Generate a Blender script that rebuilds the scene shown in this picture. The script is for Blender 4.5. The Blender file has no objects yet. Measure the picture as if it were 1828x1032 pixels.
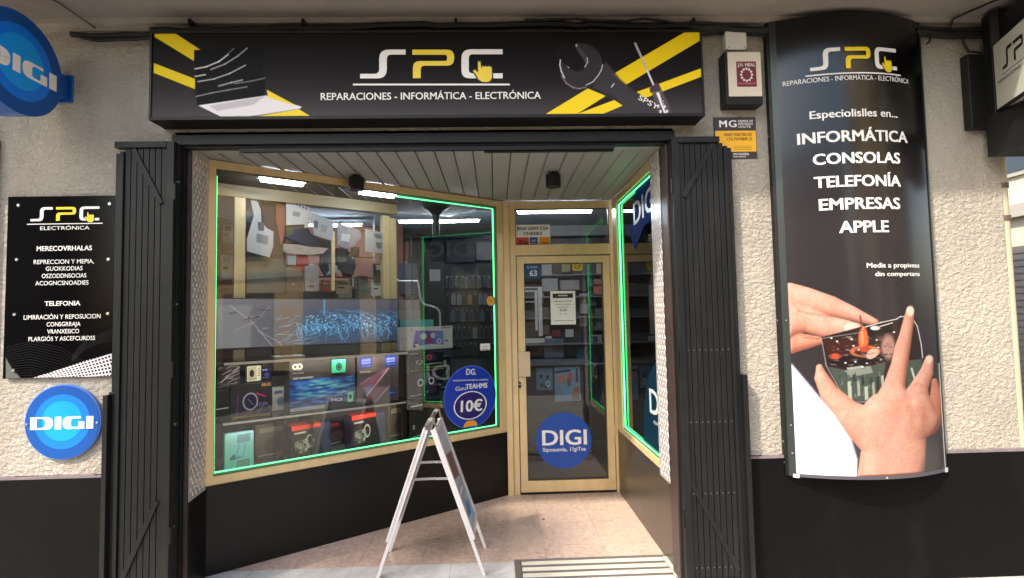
import bpy, bmesh, math, random
import numpy as np
from mathutils import Vector, Matrix
random.seed(7); rng = np.random.default_rng(7)
S = bpy.context.scene
COL = S.collection
# ------------------------------------------------------------------ camera
PW, PH, FOC, CAMY, CAMH = 1828, 1032, 950.0, -3.1, 1.55
YAW, PITCH, ROLL = map(math.radians, (1.83, 3.03, -1.13))
Rc = Matrix.Rotation(-YAW, 3, 'Z') @ Matrix.Rotation(math.pi/2+PITCH, 3, 'X') @ Matrix.Rotation(ROLL, 3, 'Z')
cd = bpy.data.cameras.new('camera'); cam = bpy.data.objects.new('camera', cd); COL.objects.link(cam)
cam.matrix_world = Matrix.Translation((0, CAMY, CAMH)) @ Rc.to_4x4()
cd.sensor_width = 36; cd.lens = 36*FOC/PW; cd.clip_start = 0.05; cd.clip_end = 500
S.camera = cam
# ------------------------------------------------------------------ world, sun, exposure
SUNV = Vector((1.2, 1.0, -1.55)).normalized()
w = bpy.data.worlds.new('World'); S.world = w; w.use_nodes = True
nt = w.node_tree; bg = nt.nodes['Background']
sky = nt.nodes.new('ShaderNodeTexSky'); sky.sky_type = 'NISHITA'; sky.sun_disc = False
sky.sun_elevation = math.asin(-SUNV.z); sky.sun_rotation = math.atan2(-SUNV.x, -SUNV.y)
sky.air_density = 1.4; sky.dust_density = 3.0
nt.links.new(sky.outputs[0], bg.inputs[0]); bg.inputs[1].default_value = 0.15
sl = bpy.data.lights.new('sun', 'SUN'); sl.energy = 2.0; sl.angle = math.radians(2.0); sl.color = (1, .91, .78)
so = bpy.data.objects.new('sun', sl); COL.objects.link(so); so.rotation_euler = SUNV.to_track_quat('-Z', 'Y').to_euler()
so.location = (-6, -6, 9)
S.view_settings.view_transform = 'Standard'; S.view_settings.look = 'None'; S.view_settings.gamma = 1
S.view_settings.exposure = 1.58
S.cycles.max_bounces = 8; S.cycles.transparent_max_bounces = 24; S.cycles.glossy_bounces = 4
S.cycles.use_denoising = True; S.cycles.caustics_reflective = False; S.cycles.caustics_refractive = False
S.cycles.sample_clamp_indirect = 4

# ------------------------------------------------------------------ maths of surfaces
RN = np.array(Rc); CN = np.array([0, CAMY, CAMH])
def ray(x, y): return RN @ np.array([(x-PW/2)/FOC, -(y-PH/2)/FOC, -1.0])
def proj(P):
    q = (np.asarray(P)-CN) @ RN
    return PW/2+FOC*q[..., 0]/-q[..., 2], PH/2-FOC*q[..., 1]/-q[..., 2]
class Frame:
    """a plane to build on: u to the right, v up, w out of the surface"""
    def __init__(s, o, u, v, w, bulge=None):
        s.o, s.u, s.v, s.w = [np.array(a, float) for a in (o, u, v, w)]; s.b = bulge
    def pt(s, u, v, w=0.0):
        if s.b: w = w+s.b(u)
        return s.o+s.u*u+s.v*v+s.w*w
    def px(s, x, y, w=0.0):
        d = ray(x, y); u = 0; bw = 0
        for _ in range(1 if not s.b else 6):
            t = np.dot(s.o+s.w*(w+bw)-CN, s.w)/np.dot(d, s.w); p = CN+t*d-s.o
            u, v = float(np.dot(p, s.u)), float(np.dot(p, s.v))
            if s.b: bw = s.b(u)
        return u, v
G = Frame((0, 0, 0), (1, 0, 0), (0, 1, 0), (0, 0, 1))
FA = Frame((0, 0, 0), (1, 0, 0), (0, 0, 1), (0, -1, 0))
P1 = np.array([-1.80, .30, 0]); P2 = np.array([.09, 1.64, 0]); UL = (P2-P1)/np.linalg.norm(P2-P1); LL = np.linalg.norm(P2-P1)
FL = Frame(P1, UL, (0, 0, 1), (UL[1], -UL[0], 0))
FR = Frame((1.06, 0, 0), (0, -1, 0), (0, 0, 1), (-1, 0, 0))
FD = Frame((0, 1.64, 0), (1, 0, 0), (0, 0, 1), (0, -1, 0))
CX0, CX1 = 1.655, 2.604
FC = Frame((0, 0, 0), (1, 0, 0), (0, 0, 1), (0, -1, 0), lambda u: .035+.115*(1-((u-(CX0+CX1)/2)/((CX1-CX0)/2))**2))

# ------------------------------------------------------------------ materials
def lin(c):
    c = np.asarray(c, float)/255.0
    return np.where(c <= .04045, c/12.92, ((c+.055)/1.055)**2.4)
MATS = {}
def nodes(m): return m.node_tree.nodes, m.node_tree.links
def mat(name, c, rough=.6, metal=0., var=.0, vs=6., bump=0., bs=40., bd=.01, em=0., spec=.5, coat=0., stretch=None, det=4):
    if name in MATS: return MATS[name]
    m = bpy.data.materials.new(name); m.use_nodes = True; N, L = nodes(m); b = N['Principled BSDF']
    col = tuple(lin(c))+(1,)
    b.inputs['Base Color'].default_value = col; b.inputs['Roughness'].default_value = rough
    b.inputs['Metallic'].default_value = metal; b.inputs['Specular IOR Level'].default_value = spec
    b.inputs['Coat Weight'].default_value = coat
    if em: b.inputs['Emission Color'].default_value = col; b.inputs['Emission Strength'].default_value = em
    tc = N.new('ShaderNodeTexCoord'); mp = N.new('ShaderNodeMapping'); L.new(tc.outputs['Object'], mp.inputs[0])
    if stretch: mp.inputs['Scale'].default_value = stretch
    if var:
        n = N.new('ShaderNodeTexNoise'); n.inputs['Scale'].default_value = vs; n.inputs['Detail'].default_value = 6; L.new(mp.outputs[0], n.inputs[0])
        r = N.new('ShaderNodeValToRGB'); r.color_ramp.elements[0].position = .3; r.color_ramp.elements[1].position = .7
        r.color_ramp.elements[0].color = tuple(np.clip(lin(c)*(1-var), 0, 1))+(1,); r.color_ramp.elements[1].color = tuple(np.clip(lin(c)*(1+var), 0, 1))+(1,)
        L.new(n.outputs[0], r.inputs[0]); L.new(r.outputs[0], b.inputs['Base Color'])
        q = N.new('ShaderNodeMapRange'); q.inputs[3].default_value = max(0.02, rough*.8); q.inputs[4].default_value = min(1, rough*1.25)
        L.new(n.outputs[0], q.inputs[0]); L.new(q.outputs[0], b.inputs['Roughness'])
    if bump:
        n = N.new('ShaderNodeTexNoise'); n.inputs['Scale'].default_value = bs; n.inputs['Detail'].default_value = det; L.new(mp.outputs[0], n.inputs[0])
        bp = N.new('ShaderNodeBump'); bp.inputs['Strength'].default_value = bump; bp.inputs['Distance'].default_value = bd
        L.new(n.outputs[0], bp.inputs['Height']); L.new(bp.outputs[0], b.inputs['Normal'])
    MATS[name] = m; return m
def art_mat(name, rough=.35, em=0.):
    m = bpy.data.materials.new(name); m.use_nodes = True; N, L = nodes(m); b = N['Principled BSDF']
    b.inputs['Specular IOR Level'].default_value = .12; a = N.new('ShaderNodeVertexColor'); a.layer_name = 'print'; L.new(a.outputs[0], b.inputs['Base Color']); b.inputs['Roughness'].default_value = rough
    if em: L.new(a.outputs[0], b.inputs['Emission Color']); b.inputs['Emission Strength'].default_value = em
    MATS[name] = m; return m
PRINT = art_mat('printed_vinyl', .5); PAPERART = art_mat('printed_card', .5); SCREEN = art_mat('screen_picture', .15, .45)
def glass_mat(name, tint, k=1.0, haze=0.):
    m = bpy.data.materials.new(name); m.use_nodes = True; N, L = nodes(m); N.remove(N['Principled BSDF']); o = N['Material Output']
    t = N.new('ShaderNodeBsdfTransparent'); t.inputs[0].default_value = tuple(tint)+(1,)
    g = N.new('ShaderNodeBsdfGlossy'); g.inputs['Roughness'].default_value = 0.0
    f = N.new('ShaderNodeFresnel'); f.inputs[0].default_value = 1.5
    mu = N.new('ShaderNodeMath'); mu.operation = 'MULTIPLY'; mu.inputs[1].default_value = k; mu.use_clamp = True; L.new(f.outputs[0], mu.inputs[0])
    mx = N.new('ShaderNodeMixShader'); L.new(mu.outputs[0], mx.inputs[0]); L.new(t.outputs[0], mx.inputs[1]); L.new(g.outputs[0], mx.inputs[2])
    L.new(mx.outputs[0], o.inputs[0]); MATS[name] = m; return m
GLASS = glass_mat('window_glass', (.95, .965, .96), 1.1)
SHELFG = glass_mat('shelf_glass', (.75, .85, .80), 1.0)
PLASTIC = glass_mat('clear_plastic', (.85, .87, .88), 2.0)
# stucco: coarse rough-cast plaster
def stucco():
    m = mat('rough_cast_plaster', (184, 176, 163), .9, var=.10, vs=2.2); N, L = nodes(m); b = N['Principled BSDF']
    tc = N.new('ShaderNodeTexCoord'); mp = N.new('ShaderNodeMapping'); mp.inputs['Scale'].default_value = (1, 1, 1.35); L.new(tc.outputs['Object'], mp.inputs[0])
    n1 = N.new('ShaderNodeTexNoise'); n1.inputs['Scale'].default_value = 38; n1.inputs['Detail'].default_value = 7; n1.inputs['Roughness'].default_value = .6; n1.inputs['Distortion'].default_value = .35
    n2 = N.new('ShaderNodeTexNoise'); n2.inputs['Scale'].default_value = 90; n2.inputs['Detail'].default_value = 3
    L.new(mp.outputs[0], n1.inputs[0]); L.new(mp.outputs[0], n2.inputs[0])
    r = N.new('ShaderNodeMapRange'); r.inputs[1].default_value = .38; r.inputs[2].default_value = .66; L.new(n1.outputs[0], r.inputs[0])
    a = N.new('ShaderNodeMath'); a.operation = 'MULTIPLY_ADD'; L.new(n2.outputs[0], a.inputs[0]); a.inputs[1].default_value = .35; L.new(r.outputs[0], a.inputs[2])
    bp = N.new('ShaderNodeBump'); bp.inputs['Strength'].default_value = .9; bp.inputs['Distance'].default_value = .011
    L.new(a.outputs[0], bp.inputs['Height']); L.new(bp.outputs[0], b.inputs['Normal']); return m
STUC = stucco()
BLACKP = mat('black_cladding', (6, 5, 5), .7, spec=.15, var=.15, vs=3, bump=.05, bs=200)
LEDGE = mat('grey_ledge', (120, 108, 112), .8, var=.15, vs=20)
SHUT = mat('charcoal_paint', (23, 24, 25), .45, spec=.28, var=.12, vs=8, bump=.08, bs=120)
SHUTD = mat('shutter_groove', (18, 18, 18), .7)
BROWN = mat('dark_brown_metal', (58, 46, 44), .4, var=.15, vs=10)
BEIGE = mat('champagne_aluminium', (220, 192, 142), .4, metal=.1, var=.06, vs=14, stretch=(1, 1, .15))
BEIGED = mat('champagne_groove', (92, 76, 52), .5)
BLK = mat('black_plastic', (16, 16, 17), .45)
BLKM = mat('black_metal', (17, 16, 17), .4, spec=.3, var=.2, vs=10)
WHT = mat('white_plastic', (226, 224, 218), .4, var=.03)
ALU = mat('brushed_aluminium', (205, 203, 205), .3, metal=.8, var=.05, vs=30, stretch=(1, 1, .1))
ALUP = mat('pale_aluminium', (214, 212, 214), .38, metal=.3, var=.04, vs=20)
STEEL = mat('screw_steel', (225, 225, 225), .25, metal=.9)
WLET = mat('white_vinyl_lettering', (236, 233, 230), .4)
YLET = mat('yellow_vinyl', (240, 208, 30), .38)
KLET = mat('black_vinyl', (14, 12, 13), .4)
CEIL = mat('grey_soffit', (150, 142, 136), .85, var=.10, vs=1.6, bump=.1, bs=60)
MOULD = mat('soffit_moulding', (175, 168, 158), .8, var=.12, vs=9)
CABLE = mat('black_cable', (20, 18, 17), .6, var=.2, vs=30)
GREENL = mat('green_led', (84, 236, 136), .5, em=1.5)
LEDW = mat('white_led_tube', (225, 238, 255), .5, em=28)
STRIPL = mat('added_fill_strip', (255, 244, 226), .5, em=7)  # glow of the fill strips added to the lower window display
STUD = mat('polished_stud', (226, 220, 218), .25, metal=.3)
SPOTL = mat('lamp_glow', (255, 250, 240), .5, em=14)
CHECK = mat('aluminium_plate', (190, 182, 180), .32, metal=.35, var=.08, vs=10)
PAPER = mat('white_paper', (226, 224, 218), .7, var=.04, vs=12)
TERRA = mat('terracotta_wall', (104, 66, 54), .85, var=.08, vs=3)

def grime(m, c, amt, sc, stretch=(1, 1, 1), lo=.5, hi=.75):
    """dirt with a shape of its own over whatever the base colour is"""
    N, L = nodes(m); b = N['Principled BSDF']; s = b.inputs['Base Color']; src = s.links[0].from_socket if s.links else None
    tc = N.new('ShaderNodeTexCoord'); mp = N.new('ShaderNodeMapping'); mp.inputs['Scale'].default_value = stretch; L.new(tc.outputs['Object'], mp.inputs[0])
    n = N.new('ShaderNodeTexNoise'); n.inputs['Scale'].default_value = sc; n.inputs['Detail'].default_value = 9; n.inputs['Roughness'].default_value = .68; L.new(mp.outputs[0], n.inputs[0])
    r = N.new('ShaderNodeMapRange'); r.inputs[1].default_value = lo; r.inputs[2].default_value = hi; r.inputs[4].default_value = amt; L.new(n.outputs[0], r.inputs[0])
    mx = N.new('ShaderNodeMix'); mx.data_type = 'RGBA'; L.new(r.outputs[0], mx.inputs[0]); mx.inputs[7].default_value = tuple(lin(c))+(1,)
    if src: L.new(src, mx.inputs[6])
    else: mx.inputs[6].default_value = s.default_value
    L.new(mx.outputs[2], s)
grime(STUC, (130, 120, 104), .38, 1.6, (3.2, 3.2, .55), .50, .80); grime(STUC, (92, 84, 76), .5, 5, (1, 1, .5), .60, .85)
grime(BLACKP, (62, 58, 54), .16, 3.5, (1, 1, .35), .52, .85); grime(SHUT, (66, 62, 58), .30, 5, (2.5, 2.5, .25), .52, .85); grime(BEIGE, (150, 122, 84), .35, 4, (1, 1, 1), .5, .8)
grime(CEIL, (96, 88, 82), .5, 1.4, (1, 1, 1), .5, .8)
# ------------------------------------------------------------------ mesh builder
class MB:
    def __init__(s): s.V = []; s.F = []; s.M = []; s.mats = []
    def mi(s, m):
        if m not in s.mats: s.mats.append(m)
        return s.mats.index(m)
    def add(s, pts, faces, m):
        o = len(s.V); k = s.mi(m); s.V += [tuple(float(a) for a in p) for p in pts]
        for f in faces: s.F.append([o+i for i in f]); s.M.append(k)
        return s
    def box(s, fr, u0, u1, v0, v1, w0, w1, m):
        P = [fr.pt(u, v, w) for w in (w0, w1) for v in (v0, v1) for u in (u0, u1)]
        return s.add(P, [(0, 2, 3, 1), (4, 5, 7, 6), (0, 1, 5, 4), (2, 6, 7, 3), (0, 4, 6, 2), (1, 3, 7, 5)], m)
    def prism(s, fr, pts, w0, w1, m):
        n = len(pts); ar = sum(pts[i][0]*pts[(i+1) % n][1]-pts[(i+1) % n][0]*pts[i][1] for i in range(n))
        if ar < 0: pts = pts[::-1]
        P = [fr.pt(u, v, w0) for u, v in pts]+[fr.pt(u, v, w1) for u, v in pts]
        return s.add(P, [tuple(range(n))[::-1], tuple(range(n, 2*n))]+[(i, (i+1) % n, n+(i+1) % n, n+i) for i in range(n)], m)
    def sheet(s, fr, pts, w, m):
        n = len(pts); ar = sum(pts[i][0]*pts[(i+1) % n][1]-pts[(i+1) % n][0]*pts[i][1] for i in range(n))
        if ar < 0: pts = pts[::-1]
        return s.add([fr.pt(u, v, w) for u, v in pts], [tuple(range(n))], m)
    def disc(s, fr, u, v, r, w0, w1, m, n=48, rv=None):
        rv = rv or r
        return s.prism(fr, [(u+r*math.cos(2*math.pi*i/n), v+rv*math.sin(2*math.pi*i/n)) for i in range(n)], w0, w1, m)
    def ring(s, fr, u, v, r0, r1, w, m, n=48, k0=1., a0=0, a1=2*math.pi):
        full = abs(a1-a0-2*math.pi) < 1e-6; c = n if full else n+1
        P = []
        for i in range(c):
            a = a0+(a1-a0)*i/n
            for r in (r0, r1): P.append(fr.pt(u+r*k0*math.cos(a), v+r*math.sin(a), w))
        return s.add(P, [(2*i, 2*i+1, (2*((i+1) % c))+1, 2*((i+1) % c)) for i in range(n)], m)
    def tube(s, pts, r, m, n=10, caps=True):
        pts = [np.array(p, float) for p in pts]; P = []; k = len(pts)
        t = pts[1]-pts[0]; t /= np.linalg.norm(t); a = np.cross(t, (0, 0, 1)); a = a if np.linalg.norm(a) > .01 else np.array([1., 0, 0]); a /= np.linalg.norm(a)
        for i, p in enumerate(pts):
            t = pts[min(i+1, k-1)]-pts[max(i-1, 0)]; t /= np.linalg.norm(t); a = a-t*np.dot(a, t); a /= np.linalg.norm(a); b = np.cross(t, a)
            for j in range(n):
                th = 2*math.pi*j/n; P.append(p+r*(a*math.cos(th)+b*math.sin(th)))
        F = [(i*n+j, i*n+(j+1) % n, (i+1)*n+(j+1) % n, (i+1)*n+j) for i in range(k-1) for j in range(n)]
        if caps: F += [tuple(range(n))[::-1], tuple((k-1)*n+j for j in range(n))]
        return s.add(P, F, m)
    def bar(s, a, b, wd, th, m, side=(0, 1, 0)):
        a, b = np.array(a, float), np.array(b, float); t = b-a; L = np.linalg.norm(t); t /= L
        sd = np.array(side, float); sd -= t*np.dot(sd, t); sd /= np.linalg.norm(sd); n = np.cross(t, sd)
        f = Frame(a, t, sd, n); return s.box(f, 0, L, -wd/2, wd/2, -th/2, th/2, m)
    def poly(s, fr, pxs, w0, w1, m):
        p = [fr.px(x, y, w1) for x, y in pxs]
        return s.prism(fr, p, w0, w1, m)
    def text(s, fr, txt, u, v, h, m, width=None, w=.002, al='c', wt=0., rot=0., sh=0.):
        V, F, x0, x1 = glyphs(txt, 0.); sc = h/CAPH
        sx = (width/(x1-x0)) if width else sc
        off = {'c': (x0+x1)/2, 'l': x0, 'r': x1}[al]; ca, sa = math.cos(rot), math.sin(rot); e = wt*h*.95
        if e: sx *= 1-2*e/max((x1-x0)*sx, 1e-6)
        for k, (ex, ey) in enumerate([(0, 0)] if not e else [(0, 0), (-e, -e*.45), (e, -e*.45), (-e, e*.45), (e, e*.45), (-e*.5, 0), (e*.5, 0)]):
            P = []
            for x, y in V:
                a, b = (x-off)*sx+sh*y*sc+ex, y*sc*(1-.9*wt if wt else 1)+ey+.45*wt*h
                P.append(fr.pt(u+a*ca-b*sa, v+a*sa+b*ca, w+.00012*k))
            s.add(P, F, m)
        return s
    def build(s, name, parent=None, bevel=0., smooth=False, recalc=True, label=None):
        me = bpy.data.meshes.new(name)
        V = np.array(s.V); org = np.zeros(3)
        if parent is None: org = np.array([(V[:, 0].min()+V[:, 0].max())/2, (V[:, 1].min()+V[:, 1].max())/2, V[:, 2].min()])
        else:
            q = parent
            while q: org = org+np.array(q.location); q = q.parent
        me.from_pydata([tuple(p) for p in V-org], [], s.F)
        for m in s.mats: me.materials.append(m)
        me.polygons.foreach_set('material_index', s.M)
        if recalc:
            bm = bmesh.new(); bm.from_mesh(me); bmesh.ops.recalc_face_normals(bm, faces=bm.faces); bm.to_mesh(me); bm.free()
        if smooth: me.polygons.foreach_set('use_smooth', [True]*len(me.polygons)); me.set_sharp_from_angle(angle=math.radians(35))
        me.update()
        o = bpy.data.objects.new(name, me); COL.objects.link(o)
        if parent: o.parent = parent
        else: o.location = org
        if bevel:
            b = o.modifiers.new('bevel', 'BEVEL'); b.width = bevel; b.segments = 2; b.limit_method = 'ANGLE'
        if label: o['label'] = label
        return o
_gc = {}; CAPH = 1.
def glyphs(txt, wt):
    k = (txt, wt)
    if k in _gc: return _gc[k]
    c = bpy.data.curves.new('t', 'FONT'); c.body = txt; c.offset = wt; c.resolution_u = 3
    o = bpy.data.objects.new('t', c); COL.objects.link(o); bpy.context.view_layer.update()
    me = bpy.data.meshes.new_from_object(o.evaluated_get(bpy.context.evaluated_depsgraph_get()))
    V = [(v.co.x, v.co.y) for v in me.vertices]; F = [tuple(p.vertices) for p in me.polygons]
    bpy.data.objects.remove(o); bpy.data.meshes.remove(me); bpy.data.curves.remove(c)
    xs = [p[0] for p in V] or [0, 1]; _gc[k] = (V, F, min(xs), max(xs)); return _gc[k]
_v = glyphs('H', 0.)[0]; CAPH = max(p[1] for p in _v)
def tag(o, label, cat=None, group=None, kind=None):
    if kind: o['kind'] = kind
    if label: o['label'] = label
    if cat: o['category'] = cat
    if group: o['group'] = group
    return o
def thing(name, label, cat, loc=(0, 0, 0), group=None):
    o = bpy.data.objects.new(name, None); COL.objects.link(o); o.location = [float(a) for a in loc]; o.empty_display_size = .1
    return tag(o, label, cat, group)
def at(fr, u, v, w=0.): return tuple(float(a) for a in fr.pt(u, v, w))

# ------------------------------------------------------------------ printed pictures: colour per vertex of a fine grid
def vnoise(x, y, seed=0):
    r = np.random.default_rng(seed).random((64, 64)); xi = np.floor(x).astype(int); yi = np.floor(y).astype(int); fx = x-xi; fy = y-yi
    fx = fx*fx*(3-2*fx); fy = fy*fy*(3-2*fy); g = lambda a, b: r[a % 64, b % 64]
    return (g(xi, yi)*(1-fx)+g(xi+1, yi)*fx)*(1-fy)+(g(xi, yi+1)*(1-fx)+g(xi+1, yi+1)*fx)*fy
class Cv:
    def __init__(s, X, Y, bg): s.X, s.Y = X, Y; s.C = np.ones(X.shape+(3,))*np.array(bg, float)
    def mix(s, a, col):
        a = np.clip(a, 0, 1)[..., None]; s.C = s.C*(1-a)+np.asarray(col, float)*a
    def sdpoly(s, pts):
        d = np.full(s.X.shape, 1e9); ins = np.zeros(s.X.shape, bool); n = len(pts)
        for i in range(n):
            (x0, y0), (x1, y1) = pts[i], pts[(i+1) % n]; ex, ey = x1-x0, y1-y0; L = ex*ex+ey*ey+1e-9
            t = np.clip(((s.X-x0)*ex+(s.Y-y0)*ey)/L, 0, 1); d = np.minimum(d, np.hypot(s.X-x0-t*ex, s.Y-y0-t*ey))
            c = ((y0 > s.Y) != (y1 > s.Y)) & (s.X < ex*(s.Y-y0)/((ey) if abs(ey) > 1e-9 else 1e-9)+x0); ins ^= c
        return np.where(ins, -d, d)
    def poly(s, pts, col, a=1., soft=1.):
        s.mix(a*np.clip(.5-s.sdpoly(pts)/soft, 0, 1), col)
    def sdcap(s, x0, y0, x1, y1, r0, r1):
        ex, ey = x1-x0, y1-y0; t = np.clip(((s.X-x0)*ex+(s.Y-y0)*ey)/(ex*ex+ey*ey+1e-9), 0, 1)
        d = np.hypot(s.X-x0-t*ex, s.Y-y0-t*ey); return d, r0+(r1-r0)*t, t
    def line(s, x0, y0, x1, y1, r, col, a=1., soft=1., r1=None):
        d, R, t = s.sdcap(x0, y0, x1, y1, r, r if r1 is None else r1); s.mix(a*np.clip(.5-(d-R)/soft, 0, 1), col)
    def pline(s, pts, r, col, a=1., soft=1.):
        for p, q in zip(pts, pts[1:]): s.line(*p, *q, r, col, a, soft)
    def ell(s, x, y, rx, ry, col, a=1., soft=1., rot=0):
        c, k = math.cos(rot), math.sin(rot); dx, dy = s.X-x, s.Y-y; u = (dx*c+dy*k)/rx; v = (-dx*k+dy*c)/ry
        s.mix(a*np.clip(.5-(np.hypot(u, v)-1)*min(rx, ry)/soft, 0, 1), col)
    def ring(s, x, y, rx, ry, th, col, a=1., soft=1.):
        d = abs(np.hypot((s.X-x)/rx, (s.Y-y)/ry)-1)*min(rx, ry); s.mix(a*np.clip(.5-(d-th)/soft, 0, 1), col)
    def flesh(s, chain, lx=-.5, ly=-.6, base=(214, 158, 130), hi=(246, 210, 190), lo=(140, 82, 62), soft=2.):
        """a rounded limb drawn along a chain of (x, y, r)"""
        best = np.full(s.X.shape, 1e9); nx = np.zeros(s.X.shape); ny = nx.copy()
        for (x0, y0, r0), (x1, y1, r1) in zip(chain, chain[1:]):
            d, R, t = s.sdcap(x0, y0, x1, y1, r0, r1); q = d/R; m = (q-1)*R < best
            best = np.where(m, (q-1)*R, best); nx = np.where(m, (s.X-(x0+t*(x1-x0)))/R, nx); ny = np.where(m, (s.Y-(y0+t*(y1-y0)))/R, ny)
        l = -(0)+(nx*lx+ny*ly); nz = np.sqrt(np.clip(1-nx*nx-ny*ny, 0, 1))
        sh = np.clip(.35*nz+.55*l+.28, 0, 1)
        c = np.where((sh < .5)[..., None], np.array(lo)+(np.array(base)-np.array(lo))*(sh*2)[..., None], np.array(base)+(np.array(hi)-np.array(base))*(sh*2-1)[..., None])
        a = np.clip(.5-best/soft, 0, 1)[..., None]; s.C = s.C*(1-a)+c*a
def _hand(s, chains, lx=-.5, ly=-.6, base=(208, 160, 142), hi=(238, 208, 197), lo=(122, 76, 62), soft=1.6, k=10):
    """fingers and palm melted into one surface, shaded by its relief"""
    best = np.full(s.X.shape, 1e9); acc = np.zeros(s.X.shape)
    for ch in chains:
        hb = np.zeros(s.X.shape)
        for (x0, y0, r0), (x1, y1, r1) in zip(ch, ch[1:]):
            d, R, t = s.sdcap(x0, y0, x1, y1, r0, r1); q = np.clip(d/R, 0, 1); best = np.minimum(best, d-R); hb = np.maximum(hb, np.sqrt(1-q*q)*np.minimum(R, 30)**.8*1.6)
        acc = acc+np.exp(np.clip(hb*1.0, 0, 60)/(k*.35))-1
    H = np.log(acc+1)*k*.35
    for _ in range(7): H = (H+np.roll(H, 1, 0)+np.roll(H, -1, 0)+np.roll(H, 1, 1)+np.roll(H, -1, 1))/5
    dx = np.gradient(s.X, axis=1).mean(); dy = np.gradient(s.Y, axis=0).mean()
    gx, gy = np.gradient(H, axis=1)/dx, np.gradient(H, axis=0)/dy; n = np.sqrt(gx*gx+gy*gy+1)
    sh = (-gx*lx-gy*ly)/n*.5+1/n*.42+.12; sh = np.clip(sh, 0, 1)
    b, h_, l_ = (np.array(v, float) for v in (base, hi, lo)); w_ = sh[..., None]
    c = np.where(w_ < .5, l_+(b-l_)*(w_*2), b+(h_-b)*(w_*2-1)); a = np.clip(.5-best/soft, 0, 1)[..., None]; s.C = s.C*(1-a)+c*a
Cv.hand = _hand
def picture(name, fr, rect, w, nx, ny, fn, bg, parent, m=None, local=False, label=None):
    """a printed surface: fine grid in frame fr over rect=(u0,u1,v0,v1); fn paints a Cv"""
    u0, u1, v0, v1 = rect; U, Vv = np.meshgrid(np.linspace(u0, u1, nx), np.linspace(v0, v1, ny))
    ww = w+(fr.b(U) if fr.b else 0)
    P = fr.o+U[..., None]*fr.u+Vv[..., None]*fr.v+(np.zeros(U.shape)+ww)[..., None]*fr.w
    if local: X, Y = (U-u0)/(u1-u0)*100, (v1-Vv)/(v1-v0)*100
    else: X, Y = proj(P)
    c = Cv(X, Y, bg); fn(c)
    if parent is None: org = P.reshape(-1, 3).mean(0)
    else:
        org = np.zeros(3); q = parent
        while q: org = org+np.array(q.location); q = q.parent
    me = bpy.data.meshes.new(name); i = np.arange(nx*ny).reshape(ny, nx)
    F = np.stack([i[:-1, :-1], i[:-1, 1:], i[1:, 1:], i[1:, :-1]], -1).reshape(-1, 4)
    me.vertices.add(nx*ny); me.vertices.foreach_set('co', (P.reshape(-1, 3)-org).ravel()); nf = len(F)
    me.loops.add(nf*4); me.loops.foreach_set('vertex_index', F.ravel()); me.polygons.add(nf)
    me.polygons.foreach_set('loop_start', np.arange(nf)*4); me.polygons.foreach_set('loop_total', np.full(nf, 4)); me.update(calc_edges=True)
    if fr.b: me.polygons.foreach_set('use_smooth', [True]*nf)
    at_ = me.color_attributes.new('print', 'FLOAT_COLOR', 'POINT'); rgba = np.ones((nx*ny, 4)); rgba[:, :3] = np.clip(lin(np.clip(c.C, 0, 255)).reshape(-1, 3)*(1.7 if m is MATS.get('printed_card') else 1), 0, .9)
    at_.data.foreach_set('color', rgba.ravel()); me.materials.append(m or PRINT); me.validate()
    o = bpy.data.objects.new(name, me); COL.objects.link(o)
    if parent: o.parent = parent
    else: o.location = org
    if label: o['label'] = label
    return o
def rounded(pts, n=5):
    out = []; N_ = len(pts)
    for i, p in enumerate(pts):
        if len(p) == 2 or p[2] == 0: out.append((p[0], p[1])); continue
        a, b = np.array(pts[i-1][:2]), np.array(pts[(i+1) % N_][:2]); c = np.array(p[:2], float); r = p[2]
        da, db = a-c, b-c; A = c+da/np.linalg.norm(da)*r; B = c+db/np.linalg.norm(db)*r
        for k in range(n+1):
            t = k/n; q = A*(1-t)**2+2*c*t*(1-t)+B*t*t; out.append(tuple(q))
    return out
LS = rounded([(642.8, 131.7), (676.8, 131.7, 9), (676.8, 88.4, 17), (724, 88.4), (724, 97.4), (690.6, 97.4, 8), (690.6, 140, 17), (642.8, 140)])
LP = rounded([(736, 88.5), (810.7, 88.5, 13), (810.7, 117.2, 13), (751, 117.2, 7), (751, 139.5), (737, 139.5), (737, 108.8, 13), (798, 108.8, 4), (798, 97.7, 4), (736, 97.7)])
LC = rounded([(897.3, 87.8), (823.6, 87.8, 17), (823.6, 139.8, 15), (897.3, 139.8), (897.3, 130.8), (836.9, 130.8, 7), (836.9, 96.8, 7), (897.3, 96.8)])
LH = [(740+x/3.324, 30+y/3.324) for x, y in [(377, 268), (390, 266), (396, 312), (402, 293), (415, 298), (420, 293), (432, 299), (442, 293), (457, 302), (460, 360), (450, 380), (430, 388), (400, 386), (380, 372), (365, 345), (348, 322), (360, 316), (378, 333)]]
LHO = [(740+x/3.324, 30+y/3.324) for x, y in [(372, 258), (396, 258), (401, 290), (402, 285), (415, 290), (420, 285), (432, 291), (442, 285), (465, 296), (468, 364), (455, 388), (432, 397), (397, 395), (374, 378), (358, 350), (338, 318), (360, 306), (371, 318)]]
def spc_logo(mb, fr, f, w, hand=True, dark=None, white=None, line=True):
    """f maps logo pixels (of the big sign) to u,v on the surface"""
    W_ = white or WLET
    mb.sheet(fr, [f(*p) for p in LS], w, W_); mb.sheet(fr, [f(*p) for p in LP], w, YLET if not white else white); mb.sheet(fr, [f(*p) for p in LC], w, W_)
    if hand: mb.sheet(fr, [f(*p) for p in LHO], w+.001, dark or KLET); mb.sheet(fr, [f(*p) for p in LH], w+.002, YLET)
    if line:
        for i in range(14): mb.sheet(fr, [f(630+20*i, 149.2), f(650+20*i, 149.2), f(650+20*i, 152.4), f(630+20*i, 152.4)], w, W_)
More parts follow.
